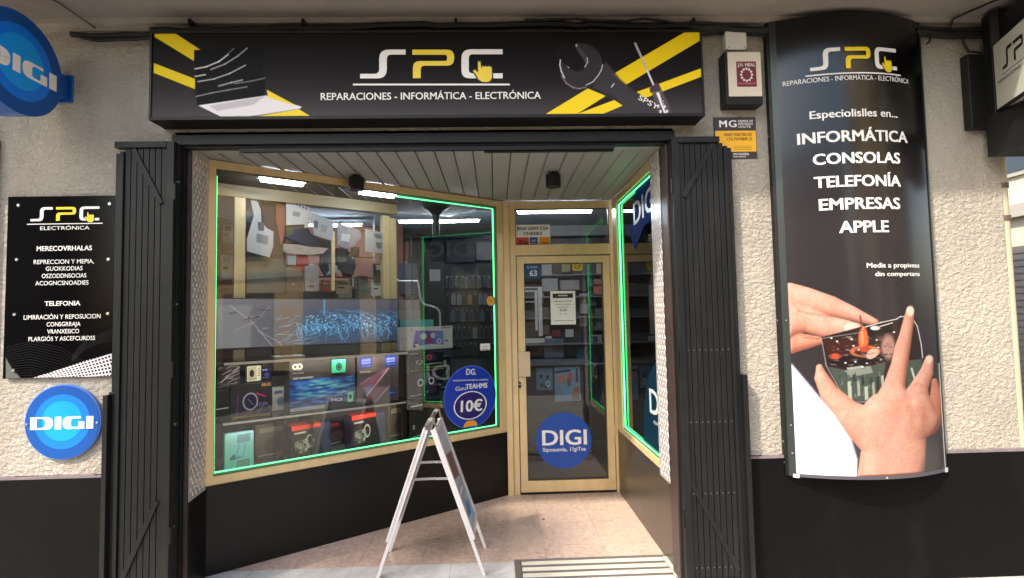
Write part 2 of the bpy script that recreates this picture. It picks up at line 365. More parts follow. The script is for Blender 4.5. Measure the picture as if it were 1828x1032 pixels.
def textpx(mb, fr, txt, x0, x1, yb, cap, m, w=.002, wt=0., xa=None):
    """line of lettering whose ends and baseline stand at these photo pixels"""
    a = fr.px(x0, yb[0] if isinstance(yb, tuple) else yb, w); b = fr.px(x1, yb[1] if isinstance(yb, tuple) else yb, w)
    xm = (x0+x1)/2; ym = (yb[0]+yb[1])/2 if isinstance(yb, tuple) else yb
    h = fr.px(xm, ym-cap, w)[1]-fr.px(xm, ym, w)[1]
    rot = 0. if fr.b else math.atan2(b[1]-a[1], b[0]-a[0])
    mb.text(fr, txt, (a[0]+b[0])/2, (a[1]+b[1])/2, h, m, width=b[0]-a[0], w=w, wt=wt, rot=rot*(0 if abs(rot) < .03 else 1))
# ================================================================== SETTING
def struct(o): o['kind'] = 'structure'; return o
# ground of the street, pavement in front of the shop, polished threshold and porch floor
def stone(name, c, c2, rough, sc, veins=False, tile=None):
    m = mat(name, c, rough); N, L = nodes(m); b = N['Principled BSDF']; tc = N.new('ShaderNodeTexCoord')
    n = N.new('ShaderNodeTexNoise'); n.inputs['Scale'].default_value = sc; n.inputs['Detail'].default_value = 8; n.inputs['Roughness'].default_value = .65
    if veins: n.inputs['Distortion'].default_value = 2.2
    L.new(tc.outputs['Object'], n.inputs[0]); r = N.new('ShaderNodeValToRGB'); r.color_ramp.elements[0].position = .35; r.color_ramp.elements[1].position = .62
    r.color_ramp.elements[0].color = tuple(lin(c2))+(1,); r.color_ramp.elements[1].color = tuple(lin(c))+(1,); L.new(n.outputs[0], r.inputs[0]); out = r.outputs[0]
    n2 = N.new('ShaderNodeTexNoise'); n2.inputs['Scale'].default_value = 2.3; n2.inputs['Detail'].default_value = 5; L.new(tc.outputs['Object'], n2.inputs[0])
    mx = N.new('ShaderNodeMix'); mx.data_type = 'RGBA'; mx.blend_type = 'MULTIPLY'; mx.inputs[0].default_value = .35; L.new(out, mx.inputs[6]); L.new(n2.outputs[0], mx.inputs[7]); out = mx.outputs[2]
    if tile:
        mp = N.new('ShaderNodeMapping'); mp.inputs['Location'].default_value = tile[1]; L.new(tc.outputs['Object'], mp.inputs[0])
        t = N.new('ShaderNodeTexBrick'); t.offset = 0; t.inputs['Scale'].default_value = 1; t.inputs['Brick Width'].default_value = tile[0]; t.inputs['Row Height'].default_value = tile[0]
        t.inputs['Mortar Size'].default_value = .0016; t.inputs['Color1'].default_value = (1, 1, 1, 1); t.inputs['Color2'].default_value = (.93, .93, .93, 1); t.inputs['Mortar'].default_value = (.55, .5, .47, 1)
        L.new(mp.outputs[0], t.inputs[0]); m2 = N.new('ShaderNodeMix'); m2.data_type = 'RGBA'; m2.blend_type = 'MULTIPLY'; m2.inputs[0].default_value = 1; L.new(out, m2.inputs[6]); L.new(t.outputs[0], m2.inputs[7]); out = m2.outputs[2]
    L.new(out, b.inputs['Base Color'])
    q = N.new('ShaderNodeMapRange'); q.inputs[3].default_value = rough*.6; q.inputs[4].default_value = rough*1.5; L.new(n2.outputs[0], q.inputs[0]); L.new(q.outputs[0], b.inputs['Roughness'])
    return m
TERRAZ = stone('pink_terrazzo', (234, 206, 188), (206, 176, 158), .24, 34, tile=(.40, (.12, .04, 0)))
MARB = stone('white_marble', (232, 230, 226), (196, 194, 190), .3, 3.2, veins=True, tile=(.62, (.05, .25, 0)))
ASPH = mat('asphalt', (70, 68, 66), .9, var=.2, vs=9, bump=.3, bs=160)
PAVE = stone('pavement_slabs', (190, 184, 172), (165, 158, 146), .7, 12, tile=(.4, (0, 0, 0)))
struct(MB().box(G, -60, 60, -60, 60, -.30, -.16, ASPH).build('street'))
struct(MB().box(G, -30, 6.5, -4.2, -.30, -.159, -.012, PAVE).build('pavement'))
struct(MB().box(G, -3.6, 3.6, -.30, .0, -.159, -.008, MARB).build('marble_kerb_strip'))
struct(MB().box(G, -1.84, .09, .0, .365, -.159, .0, MARB).build('marble_threshold'))
struct(MB().box(G, -1.84, 1.08, .365, 1.70, -.159, -.001, TERRAZ).build('porch_floor'))
# soffit of the balcony above
OV = .70
cm = MB().box(G, -8, 3.9, -OV, 0, 3.325, 3.50, CEIL)
cm.box(G, -8, 3.9, -.045, 0, 3.29, 3.325, MOULD).box(G, -8, 3.9, -.012, 0, 3.262, 3.29, MOULD)
struct(cm.build('ceiling'))
# building above the balcony (keeps the sky light off)
# porch ceiling of painted slats
SLAT = mat('grey_slat_paint', (154, 154, 154), .5, var=.04, vs=5)
SLATG = mat('slat_groove', (80, 78, 76), .8)
pc = MB().box(G, -1.80, 1.06, .05, .16, 2.586, 2.62, SLAT)
x = -1.80
k = 0
while x < 1.05:
    x1 = min(x+.112, 1.06)
    pc.box(G, x, x1, .16, 1.64, 2.596, 2.614, SLAT); pc.box(G, x1, min(x1+.008, 1.06), .16, 1.64, 2.606, 2.612, SLATG)
    pc.box(G, x1-.006, x1, .16, 1.64, 2.589, 2.596, SLAT)
    x = x1+.008
pc.box(G, -1.84, 1.08, .0, 1.64, 2.62, 2.66, SLATG)
struct(pc.build('porch_ceiling'))

# ---- facade wall
fw = thing('facade_wall', 'cream rough-cast plaster shop front wall with black base cladding and round corner at the right', 'wall', (0, .15, 0))
pm = MB()
pm.box(G, -2.825, -1.842, 0, .24, .72, 3.325, STUC)
pm.box(G, -1.842, 1.08, 0, .24, 2.64, 3.325, STUC)
pm.box(G, 1.08, 3.085, 0, .24, .72, 3.325, STUC)
pm.box(G, 3.03, 3.085, .24, 6.0, .72, 3.325, STUC)
pm.build('plaster', fw)
pb = MB().box(G, -8.0, -1.842, -.022, .24, -.006, .705, BLACKP).box(G, 1.08, 3.10, -.022, .24, -.006, .705, BLACKP).box(G, 3.0, 3.10, .24, 6.0, -.006, .705, BLACKP)
pb.build('base_cladding', fw, bevel=.002)
lg = MB()
def ragged(x0, x1, seed):
    r = random.Random(seed); x = x0
    while x < x1:
        xx = min(x+r.uniform(.05, .16), x1); lg.box(G, x, xx, -.020-r.uniform(0, .002), 0., .705, .716+r.uniform(0, .006), LEDGE); x = xx
ragged(-2.825, -1.842, 1); ragged(1.08, 3.10, 2)
lg.build('ledge', fw)
nb = thing('neighbouring_wall', 'reddish brown wall strip at the left edge above the black base', 'wall', (-3.4, .1, 0))
MB().box(G, -8.0, -2.825, -.03, .24, .705, 2.62, mat('reddish_brown_render', (120, 74, 60), .8, var=.1, vs=5, bump=.2, bs=60)).build('wall_face', nb)
MB().box(G, -8.0, -2.825, 0, .24, 2.62, 3.325, STUC).build('plaster', nb)
sm = MB().box(FA, *( -2.99, -2.855, 2.60, 2.70, .03, .045), WHT); tag(sm.build('small_plate'), 'small white plate on the wall below the round blue light sign at the left edge', 'plate')

# reveals and low walls of the porch
lw = thing('left_low_wall', 'dark low wall under the big slanting shop window', 'low wall', (-.9, 1.1, 0))
DPAN = mat('dark_panel', (18, 16, 16), .36, spec=.3, var=.12, vs=2.5, bump=.04, bs=200, stretch=(1, 1, .3))
MB().box(FL, 0, LL-.006, 0, .545, -.10, 0, DPAN).build('panel', lw)
MB().prism(G, [(-1.80, .30), (-1.77, .06), (-1.86, .06), (-1.90, .30)], 0, .53, DPAN).build('end_panel', lw)
rw = thing('right_low_wall', 'dark brown low wall under the narrow right window of the porch', 'low wall', (1.1, .9, 0))
MB().box(G, 1.06, 1.16, .10, 1.62, 0, .548, mat('brown_sheen_panel', (74, 66, 58), .3, metal=.35, var=.12, vs=3, stretch=(1, 3, .3))).build('panel', rw)
# checker plate reveals
def checker(name, label, fr, u0, u1, v0, v1, parent=None):
    t = thing(name, label, 'plate', at(fr, (u0+u1)/2, v0))
    MB().box(fr, u0, u1, v0, v1, -.006, .0, CHECK).build('sheet', t)
    m = MB(); v = v0+.03; i = 0
    while v < v1-.02:
        u = u0+.028+(0 if i % 2 else .024)
        while u < u1-.012:
            a = math.radians(52 if i % 2 else -52+180); P = []
            ca, sa = math.cos(a), math.sin(a)
            L_, w_ = .021, .0085
            ring = [(-L_, 0), (-L_*.5, -w_), (L_*.5, -w_), (L_, 0), (L_*.5, w_), (-L_*.5, w_)]
            P = [fr.pt(u+x*ca-y*sa, v+x*sa+y*ca, .0) for x, y in ring]+[fr.pt(u+.5*(x*ca-y*sa), v+.5*(x*sa+y*ca), .0028) for x, y in ring]
            m.add(P, [tuple(range(6, 12))]+[(j, (j+1) % 6, 6+(j+1) % 6, 6+j) for j in range(6)], STUD); u += .048
        v += .033; i += 1
    m.build('raised_pattern', t, recalc=False); return t
FCL = Frame((-1.77, .055, 0), np.array([-.03, .245, 0])/math.hypot(.03, .245)*1., (0, 0, 1), (.9926, .1216, 0))
FCL.u = np.array([-.1215, .9926, 0]); FCL.w = np.array([.9926, .1215, 0]); 
checker('checker_plate', 'studded aluminium checker plate strip between the left shutter and the big window', FCL, 0, .235, .53, 2.59)
checker('checker_plate', 'studded aluminium checker plate strip on the right reveal, beside the narrow window', Frame((1.040, 0, 0), (0, -1, 0), (0, 0, 1), (-1, 0, 0)), -.355, -.135, .52, 2.588)

# ---- shutter frame around the porch opening
sf = thing('shutter_frame', 'charcoal metal frame around the porch opening between the folded shutters', 'frame', (-.38, 0, 0))
MB().box(FA, -1.842, 1.082, 2.578, 2.636, -.04, .03, SHUT).box(FA, -1.80, 1.04, 2.566, 2.578, -.05, .006, BLKM).build('head_rail', sf, bevel=.002)
MB().box(FA, -1.842, -1.802, .0, 2.578, -.05, .03, SHUT).box(FA, -1.802, -1.79, 0, 2.566, -.055, -.01, BLKM).box(FA, -1.79, -1.772, 0, 2.566, -.058, -.035, BROWN).build('jamb', sf, bevel=.0015)
MB().box(FA, 1.044, 1.080, .0, 2.578, -.05, .03, BLKM).box(FA, 1.032, 1.044, 0, 2.566, -.06, .0, BROWN).box(G, 1.040, 1.060, .06, .152, 0, 2.586, BROWN).build('jamb', sf, bevel=.0015)
for z in (2.35, 1.65, .98, .42):
    for x in (-1.80, 1.055): MB().disc(FA, x, z+.01, .006, .03, .036, STEEL, 10).build('bolt', sf)
MB().box(G, -1.475, .726, .005, .06, 2.552, 2.566, BLKM).box(G, -1.475, .726, .0, .012, 2.54, 2.566, SHUT).box(G, -.05, .726, .02, .05, 2.535, 2.552, BLKM).build('closer_rail', sf, bevel=.0015)

# ---- folded shutter leaves
def shutter(name, label, x0, x1, sgn):
    """x0 is the hinge side, x1 the free side; sgn = +1 free side to the right"""
    t = thing(name, label, 'shutter', ((x0+x1)/2, -.05, 0.))
    a, b = sorted((x0, x1)); fr = FA; w0, w1 = .028, .070
    f = MB(); rail = .042
    hx = (x0, x0+sgn*rail); fx = (x1-sgn*.020, x1)
    f.box(fr, min(hx), max(hx), .02, 2.585, w0, w1, SHUT)
    f.box(fr, min(fx), max(fx), .02, 2.53, w0, w1, SHUT)
    capx = sorted((x0+sgn*rail, x1+(-.045 if sgn > 0 else -.03)))
    f.box(fr, capx[0], capx[1], 2.55, 2.585, w0, w1+.004, SHUT)
    f.box(fr, min(hx[1], fx[0]), max(hx[1], fx[0]), .02, .055, w0, w1, SHUT)
    f.build('leaf_frame', t, bevel=.002)
    s = MB(); lo, hi = min(hx[1], fx[0]), max(hx[1], fx[0]); n = 8 if sgn > 0 else 7; p = (hi-lo)/n
    for i in range(n): s.box(fr, lo+i*p+.002, lo+(i+1)*p-.002, .055, 2.55, w0+.010, w1-.012, SHUT)
    s.box(fr, lo, hi, .055, 2.55, w0+.004, w0+.010, SHUTD)
    s.build('slats', t, bevel=.0012)
    ax, bx = (lo+.02, hi-.06) if sgn > 0 else (hi-.03, lo+.05)
    for (xa, za, xb, zb) in ((ax, 2.23, bx, 2.545), (ax if sgn < 0 else lo-.01, .62 if sgn > 0 else .58, bx+(.05*sgn), .10)):
        MB().bar(fr.pt(xa, za, w1-.008), fr.pt(xb, zb, w1-.008), .026, .010, SHUT, side=(1, 0, 0)).build('brace', t, bevel=.001)
    for z in (1.34, .93, .53, .12) if sgn > 0 else (1.76, 1.20, .93, .50):
        for i in range(n): MB().disc(fr, lo+(i+.5)*p, z, .0035, w1-.012, w1-.0095, mat('dull_rivet', (120, 120, 120), .4, metal=.6) if sgn > 0 else SHUT, 8).build('rivet', t)
    for z in (.35, 1.25, 2.25):
        MB().tube([fr.pt(x0-sgn*.006, z, w1-.004), fr.pt(x0-sgn*.006, z+.09, w1-.004)], .009, BLKM, 10).build('hinge', t, smooth=True)
    # second leaf folded behind and the lock rod box
    bk = MB(); e = x1+sgn*.028
    bk.box(fr, min(x1, e), max(x1, e), .02, 2.52, w0-.006, w1-.010, SHUT)
    bk.box(fr, a+.01, b, .03, 2.51, .008, w0-.008, SHUTD); bk.build('rear_leaf', t, bevel=.002)
    lb = MB(); e2 = e+sgn*.026
    lb.box(fr, min(e, e2), max(e, e2), .02, 1.195 if sgn > 0 else 1.165, w0-.004, w1+.020, SHUT)
    lb.box(fr, min(e2, e2+sgn*.014), max(e2, e2+sgn*.014), 1.150, 1.160, w0+.02, w0+.03, BLKM)
    if sgn < 0: lb.box(fr, e-.008, x1, 1.165, 1.18, w0, w1, SHUT)
    lb.build('lock_rod_case', t, bevel=.002); return t
shutter('folding_shutter', 'charcoal metal shutter leaf folded back beside the black service board, left of the porch', -1.805, -2.105, -1)
shutter('folding_shutter', 'charcoal shutter leaf folded back on the wall between the porch and the tall curved sign', 1.046, 1.375, 1)
# ================================================================== SHOP WINDOWS AND DOOR
def frame_members(fr, u0, u1, v0, v1, t, w0, w1, m, parent, name='frame'):
    """mitre-jointed frame: four members t=(left,right,bottom,top)"""
    l, r, b, p = t; fm = MB()
    I = (u0+l, u1-r, v0+b, v1-p)
    fm.prism(fr, [(u0, v0), (I[0], I[2]), (I[0], I[3]), (u0, v1)], w0, w1, m)
    fm.prism(fr, [(u1, v0), (I[1], I[2]), (I[1], I[3]), (u1, v1)], w0, w1, m)
    fm.prism(fr, [(u0, v0), (u1, v0), (I[1], I[2]), (I[0], I[2])], w0, w1, m)
    fm.prism(fr, [(u0, v1), (u1, v1), (I[1], I[3]), (I[0], I[3])], w0, w1, m)
    g = .005
    fm.box(fr, I[0], I[0]+g, I[2], I[3], w0+.004, w1-.012, BEIGED).box(fr, I[1]-g, I[1], I[2], I[3], w0+.004, w1-.012, BEIGED)
    fm.box(fr, I[0]+g, I[1]-g, I[2], I[2]+g, w0+.004, w1-.012, BEIGED).box(fr, I[0]+g, I[1]-g, I[3]-g, I[3], w0+.004, w1-.012, BEIGED)
    return fm.build(name, parent, bevel=.0015)
def led(fr, pts, w, parent, r=.006):
    return MB().tube([fr.pt(u, v, w) for u, v in pts], r, GREENL, n=8).build('led_strip', parent, smooth=True)
# --- big slanting window
lw_ = thing('shop_window', 'large slanting display window with champagne frame and green light strip, left of the door', 'window', at(FL, LL/2, .545))
frame_members(FL, -.045, LL-.012, .547, 2.588, (.080, .072, .052, .050), -.045, .012, BEIGE, lw_)
MB().box(FL, -.05, LL-.01, .5455, .5465, -.05, .018, BROWN).build('sill_line', lw_)
MB().box(FL, .033, 2.234, .597, 2.54, -.028, -.022, GLASS).build('pane', lw_)
led(FL, [(.042, 2.50), (.042, .612), (2.220, .612), (2.220, 2.520), (1.30, 2.520)], -.036, lw_, .006)
# --- narrow right window (X = 1.06)
rw_ = thing('shop_window', 'narrow side display window edged by a green light strip, right of the door', 'window', at(FR, -.95, .55))
frame_members(FR, -1.56, -.30, .55, 2.588, (.165, .05, .048, .075), -.045, .010, BEIGE, rw_)
MB().box(FR, -1.395, -.352, .598, 2.512, -.028, -.022, GLASS).build('pane', rw_)
led(FR, [(-1.372, .615), (-.36, .615), (-.36, 2.492), (-1.372, 2.492), (-1.372, .615)], -.010, rw_, .0062)
# --- door surround
ds = thing('door_surround', 'champagne aluminium surround with transom glass above the shop door', 'door frame', at(FD, .57, 0))
m = MB()
m.box(FD, .085, .135, .0, 2.588, -.05, .03, BEIGE).box(FD, .137, .19, .0, 2.588, -.05, .012, BEIGE)
m.box(FD, 1.038, 1.115, .0, 2.588, -.05, .012, BEIGE).box(FD, .19, 1.038, 2.52, 2.588, -.05, .012, BEIGE).box(FD, .19, 1.038, 2.10, 2.195, -.05, .012, BEIGE)
for a in ((.19, .195, 2.195, 2.52), (1.033, 1.038, 2.195, 2.52), (.195, 1.033, 2.195, 2.20), (.195, 1.033, 2.515, 2.52)): m.box(FD, *a, -.04, .004, BEIGED)
m.build('frame', ds, bevel=.002)
MB().box(FD, .192, 1.036, 2.197, 2.518, -.030, -.024, GLASS).build('transom_pane', ds)
dr = thing('shop_door', 'glazed champagne aluminium shop door with a notice and a round blue sticker', 'door', at(FD, .61, .02))
frame_members(FD, .197, 1.031, .022, 2.088, (.062, .062, .095, .062), -.04, .020, BEIGE, dr, 'leaf_frame')
MB().box(FD, .259, .969, .117, 2.026, -.020, -.014, GLASS).build('pane', dr)
MB().box(FD, .190, 1.038, .0, .016, -.05, .01, BLKM).build('threshold', dr)
hu, hv = FD.px(926, 673, .05); hu2, hv2 = FD.px(946, 628, .05)
h = MB().box(FD, hu, hu2, hv, hv2, .040, .052, mat('door_pull', (206, 180, 146), .4, var=.04)).box(FD, hu+.02, hu+.05, hv+.03, hv2-.03, .019, .040, BEIGE).build('door_pull', dr, bevel=.003)
ku, kv = FD.px(928, 687, .02)
k_ = MB().disc(FD, ku, kv, .012, .020, .027, BLKM, 20, rv=.030).disc(FD, ku, kv+.004, .006, .027, .031, ALU, 14).build('lock', dr)
MB().box(FD, 1.031, 1.039, .5, .58, .012, .024, BEIGE).box(FD, 1.031, 1.039, 1.7, 1.78, .012, .024, BEIGE).build('hinges', dr)

# --- stickers
BLUE = mat('blue_vinyl', (22, 66, 158), .4); BLUED = mat('dark_blue_vinyl', (14, 40, 110), .4)
def sticker(name, label, fr, u, v, w, cat='sticker'):
    return thing(name, label, cat, at(fr, u, v, w))
u, v = FD.px(1007, 787); r = .246
s = sticker('round_sticker', 'round blue sticker with white capitals low on the shop door glass', FD, u, v, -.012)
MB().disc(FD, u, v, r, -.0138, -.0128, mat('royal_blue_sticker', (12, 70, 160), .35), 64).build('disc', s)
m = MB(); textpx(m, FD, 'DIGI', 968, 1048, (795, 794), 27, WLET, -.012, .035); textpx(m, FD, 'Siposumia, 1?giTsa', 969, 1046, (806, 805), 7, WLET, -.012, .02); m.build('lettering', s)
s = sticker('offer_sticker', 'round blue price offer sticker reading 10\u20ac in the corner of the big window', FL, 1.95, .885, .0)
PURP = mat('deep_purple_vinyl', (36, 22, 104), .35)
m = MB(); m.disc(FL, 1.948, .886, .262, -.021, -.019, mat('offer_blue', (22, 52, 168), .35), 64).ring(FL, 1.948, .886, .257, .262, -.0185, mat('pale_blue_edge', (90, 130, 210), .4), 64); m.build('disc', s)
m = MB(); cu, cv = FL.px(842, 724); m.disc(FL, cu, cv, .165, -.0185, -.0178, PURP, 48, rv=.118); m.ring(FL, cu, cv, .110, .118, -.0172, WLET, 48, k0=1.4); m.build('price_oval', s)
m = MB()
textpx(m, FL, 'DG.', 832, 850, 669, 10.5, WLET, -.0172, .03); textpx(m, FL, 'DESKNANSTSENUNSERS', 809, 872, (681, 679), 2.6, WLET, -.0172, .02)
textpx(m, FL, 'Gau', 813, 832, (698, 696), 7, WLET, -.0172, .0); textpx(m, FL, 'TEAHMS', 831, 870, (695, 692), 9, WLET, -.0172, .04); m.build('lettering', s)
m = MB(); textpx(m, FL, '10\u20ac', 822, 861, (736, 733), 20, WLET, -.0165, .05); m.build('price', s)
m = MB(); ou, ov = FL.px(842, 762); m.prism(FL, [(ou-.066, ov), (ou+.066, ov), (ou+.064, ov+.025), (ou+.035, ov+.048), (ou-.035, ov+.048), (ou-.064, ov+.025)], -.0185, -.0178, mat('orange_vinyl', (240, 160, 40), .4)); m.build('badge', s)
u, v = FL.px(878, 537)
s = sticker('round_sticker', 'small orange round sticker with dark rim at the right edge of the big window', FL, u, v, 0)
MB().disc(FL, u, v, .052, -.021, -.019, BLUED, 32).disc(FL, u, v, .043, -.019, -.018, mat('amber_vinyl', (226, 160, 48), .4), 32).build('disc', s)
m = MB(); m.text(FL, 'EES1', u, v-.006, .013, mat('amber_dark', (150, 95, 20), .4), w=-.0175, wt=.02); m.build('lettering', s)
a, b = FL.px(860, 626), FL.px(877, 613)
s = sticker('paper_sticker', 'small white square sticker above the round price offer sticker', FL, (a[0]+b[0])/2, a[1], 0)
MB().box(FL, a[0], b[0], a[1], b[1], -.021, -.0195, PAPER).build('paper', s)
m = MB(); m.text(FL, 'BIMTNA', (a[0]+b[0])/2, b[1]-.03, .008, KLET, w=-.019, wt=.02); m.text(FL, 'HERCANSA', (a[0]+b[0])/2, b[1]-.055, .009, KLET, w=-.019, wt=.02); m.build('lettering', s)
# door notice
a, b = FD.px(984, 580), FD.px(1027, 519)
s = sticker('paper_notice', 'white printed notice with black heading taped inside the door glass', FD, (a[0]+b[0])/2, a[1], 0, 'notice')
MB().box(FD, a[0], b[0], a[1], b[1], -.0136, -.0122, PAPER).build('paper', s)
m = MB(); cx = (a[0]+b[0])/2; W_ = b[0]-a[0]
m.box(FD, a[0]+.02, b[0]-.02, b[1]-.063, b[1]-.022, -.0122, -.0117, KLET); m.text(FD, 'HORARIO', cx, b[1]-.047, .013, WLET, w=-.0112, wt=.03)
for i, (t, hh, ww, wt) in enumerate([('Hacemos 30 XI2', .012, .72, .04), ('ENAE UNXEN', .011, .62, .02), ('DOXEDIHAD', .011, .45, 0), ('0\u00bd: 8G', .022, .28, .02), ('an \u00b7 16', .013, .32, 0)]):
    m.text(FD, t, cx, b[1]-(.098, .125, .150, .182, .212)[i], hh, KLET, width=W_*ww, w=-.0117, wt=wt)
m.box(FD, a[0]+.03, b[0]-.02, a[1]+.034, a[1]+.0375, -.0122, -.0117, KLET); m.build('lettering', s)
# transom stickers
a, b = FD.px(921, 423), FD.px(982, 400)
s = sticker('paper_notice', 'white sticker with black capitals and coloured squares in the transom corner', FD, (a[0]+b[0])/2, a[1], 0, 'sticker')
a2 = FD.px(921, 440)
MB().box(FD, a[0], b[0], a2[1], b[1], -.0236, -.0222, PAPER).build('paper', s)
m = MB(); m.text(FD, 'BNA GRM CSA', (a[0]+b[0])/2, b[1]-.048, .028, KLET, width=(b[0]-a[0])*.92, w=-.0217, wt=.035); m.text(FD, 'CHESIKS', (a[0]+b[0])/2, b[1]-.095, .028, KLET, width=(b[0]-a[0])*.55, w=-.0217, wt=.035)
q = (b[0]-a[0]); m.build('lettering', s)
m = MB(); m.box(FD, a[0]+.004, a[0]+q*.38, a2[1]+.004, a[1]-.002, -.0222, -.0217, mat('red_label', (190, 50, 40), .5)); m.text(FD, '.91a', a[0]+q*.2, a2[1]+.02, .038, KLET, w=-.0212, wt=.04); m.build('red_label', s)
m = MB(); m.box(FD, a[0]+q*.40, a[0]+q*.64, a2[1]+.004, a[1]-.002, -.0222, -.0217, mat('blue_label', (40, 80, 130), .5)); m.text(FD, 'NEG', a[0]+q*.52, a2[1]+.045, .014, WLET, w=-.0212); m.text(FD, 'OFICINA', a[0]+q*.52, a2[1]+.022, .010, WLET, w=-.0212); m.build('blue_label', s)
m = MB(); m.box(FD, a[0]+q*.68, b[0]-.004, a2[1]+.004, a[1]-.002, -.0222, -.0217, mat('orange_label', (222, 140, 30), .5)); m.text(FD, 'OSAUBES', a[0]+q*.84, a2[1]+.03, .011, KLET, w=-.0212); m.build('orange_label', s)
a, b = FD.px(935, 497), FD.px(965, 468)
s = sticker('square_sticker', 'dark blue square sticker with white figures in the top left of the door glass', FD, (a[0]+b[0])/2, a[1], 0)
MB().box(FD, a[0], b[0], a[1], b[1], -.0136, -.0124, mat('navy_sticker', (24, 62, 104), .4)).build('square', s)
m = MB(); cx = (a[0]+b[0])/2; m.text(FD, 'ZONES', cx, b[1]-.055, .022, mat('pale_blue_print', (150, 185, 210), .5), w=-.0119, wt=.02); m.text(FD, '63', cx+.01, a[1]+.02, .052, mat('pale_print', (205, 215, 222), .5), w=-.0119, wt=.04); m.build('lettering', s)
u, v = FD.px(1031, 475)
s = sticker('round_sticker', 'yellow and black rounded sticker at the top right of the door glass', FD, u, v, 0)
MB().prism(FD, rounded([(u-.045, v-.04, .015), (u+.045, v-.04, .015), (u+.045, v+.04, .015), (u-.045, v+.04, .015)]), -.0136, -.0126, mat('yellow_sticker', (214, 176, 50), .4)).build('square', s)
MB().ring(FD, u, v, .020, .027, -.0122, KLET, 32, k0=1.1).box(FD, u-.008, u+.012, v-.004, v+.004, -.0126, -.012, KLET).build('symbol', s)
# right window stickers
def RP(y, z): return FR.px(y, z, -.021)
s = sticker('arrow_sticker', 'blue speech-bubble sticker with white capitals at the top of the narrow right window', FR, -.55, 2.1, -.02)
pts = [(-1.02, 2.12), (-.98, 2.40), (-.88, 2.52), (-.36, 2.52), (-.36, 2.155), (-.62, 2.06), (-.86, 1.74), (-1.06, 2.02)]
pts = [RP(1120, 403), RP(1135, 397), RP(1132, 380), (-.86, 2.50), (-.36, 2.50), RP(1164, 393), RP(1150, 403), RP(1134, 446)]
MB().prism(FR, pts, -.021, -.019, mat('arrow_blue', (20, 48, 118), .8, spec=.05)).build('bubble', s)
a, b = RP(1133, 398), RP(1162, 375)
m = MB(); ang = math.atan2(b[1]-a[1], b[0]-a[0]); m.text(FR, 'DIGI', (a[0]+b[0])/2+.07, (a[1]+b[1])/2-.01, .17, mat('arrow_lettering', (205, 208, 215), .4), width=.60, w=-.0182, wt=.03, rot=.05); m.build('lettering', s)
s = sticker('round_sticker', 'dark teal sticker with white capitals at the foot of the narrow right window', FR, -.5, .62, -.02)
c = [(-.36, .625), (-.86, .625)]+[(-.86+.5*(1-math.cos(t)), .625+.62*math.sin(t)) for t in np.linspace(0.25, 1.57, 12)]
MB().prism(FR, c, -.021, -.019, mat('teal_vinyl', (9, 38, 56), .8, spec=.05)).build('disc', s)
m = MB(); m.text(FR, 'DIGI', -.36, .86, .17, mat('teal_lettering', (196, 206, 205), .4), width=.62, w=-.0182, wt=.03, al='c'); m.text(FR, 'sipostunia', -.5, .80, .03, mat('teal_lettering', (0, 0, 0)), w=-.0182)
# keep the letters that stand on the glass in view
keepV = [p for p in m.V]; m.build('lettering', s)
# --- spot lamps under the porch ceiling
def spot(label, x, y):
    t = thing('ceiling_spotlight', label, 'spotlight', (x, y, 2.48), 'black spotlights under the porch ceiling')
    MB().disc(G, x, y, .055, 2.484, 2.575, BLK, 36).disc(G, x, y, .030, 2.575, 2.590, BLK, 24).build('housing', t, bevel=.003)
    MB().ring(G, x, y, .036, .050, 2.4835, BLKM, 36).build('trim_ring', t); MB().disc(G, x, y, .036, 2.4885, 2.492, mat('lamp_lens', (110, 110, 105), .2)).build('lens', t)
    return t
spot('black cylindrical spotlight under the porch ceiling, in front of the big slanting window', -.985, .72)
spot('black cylindrical spotlight under the porch ceiling, in front of the door', .436, .70)
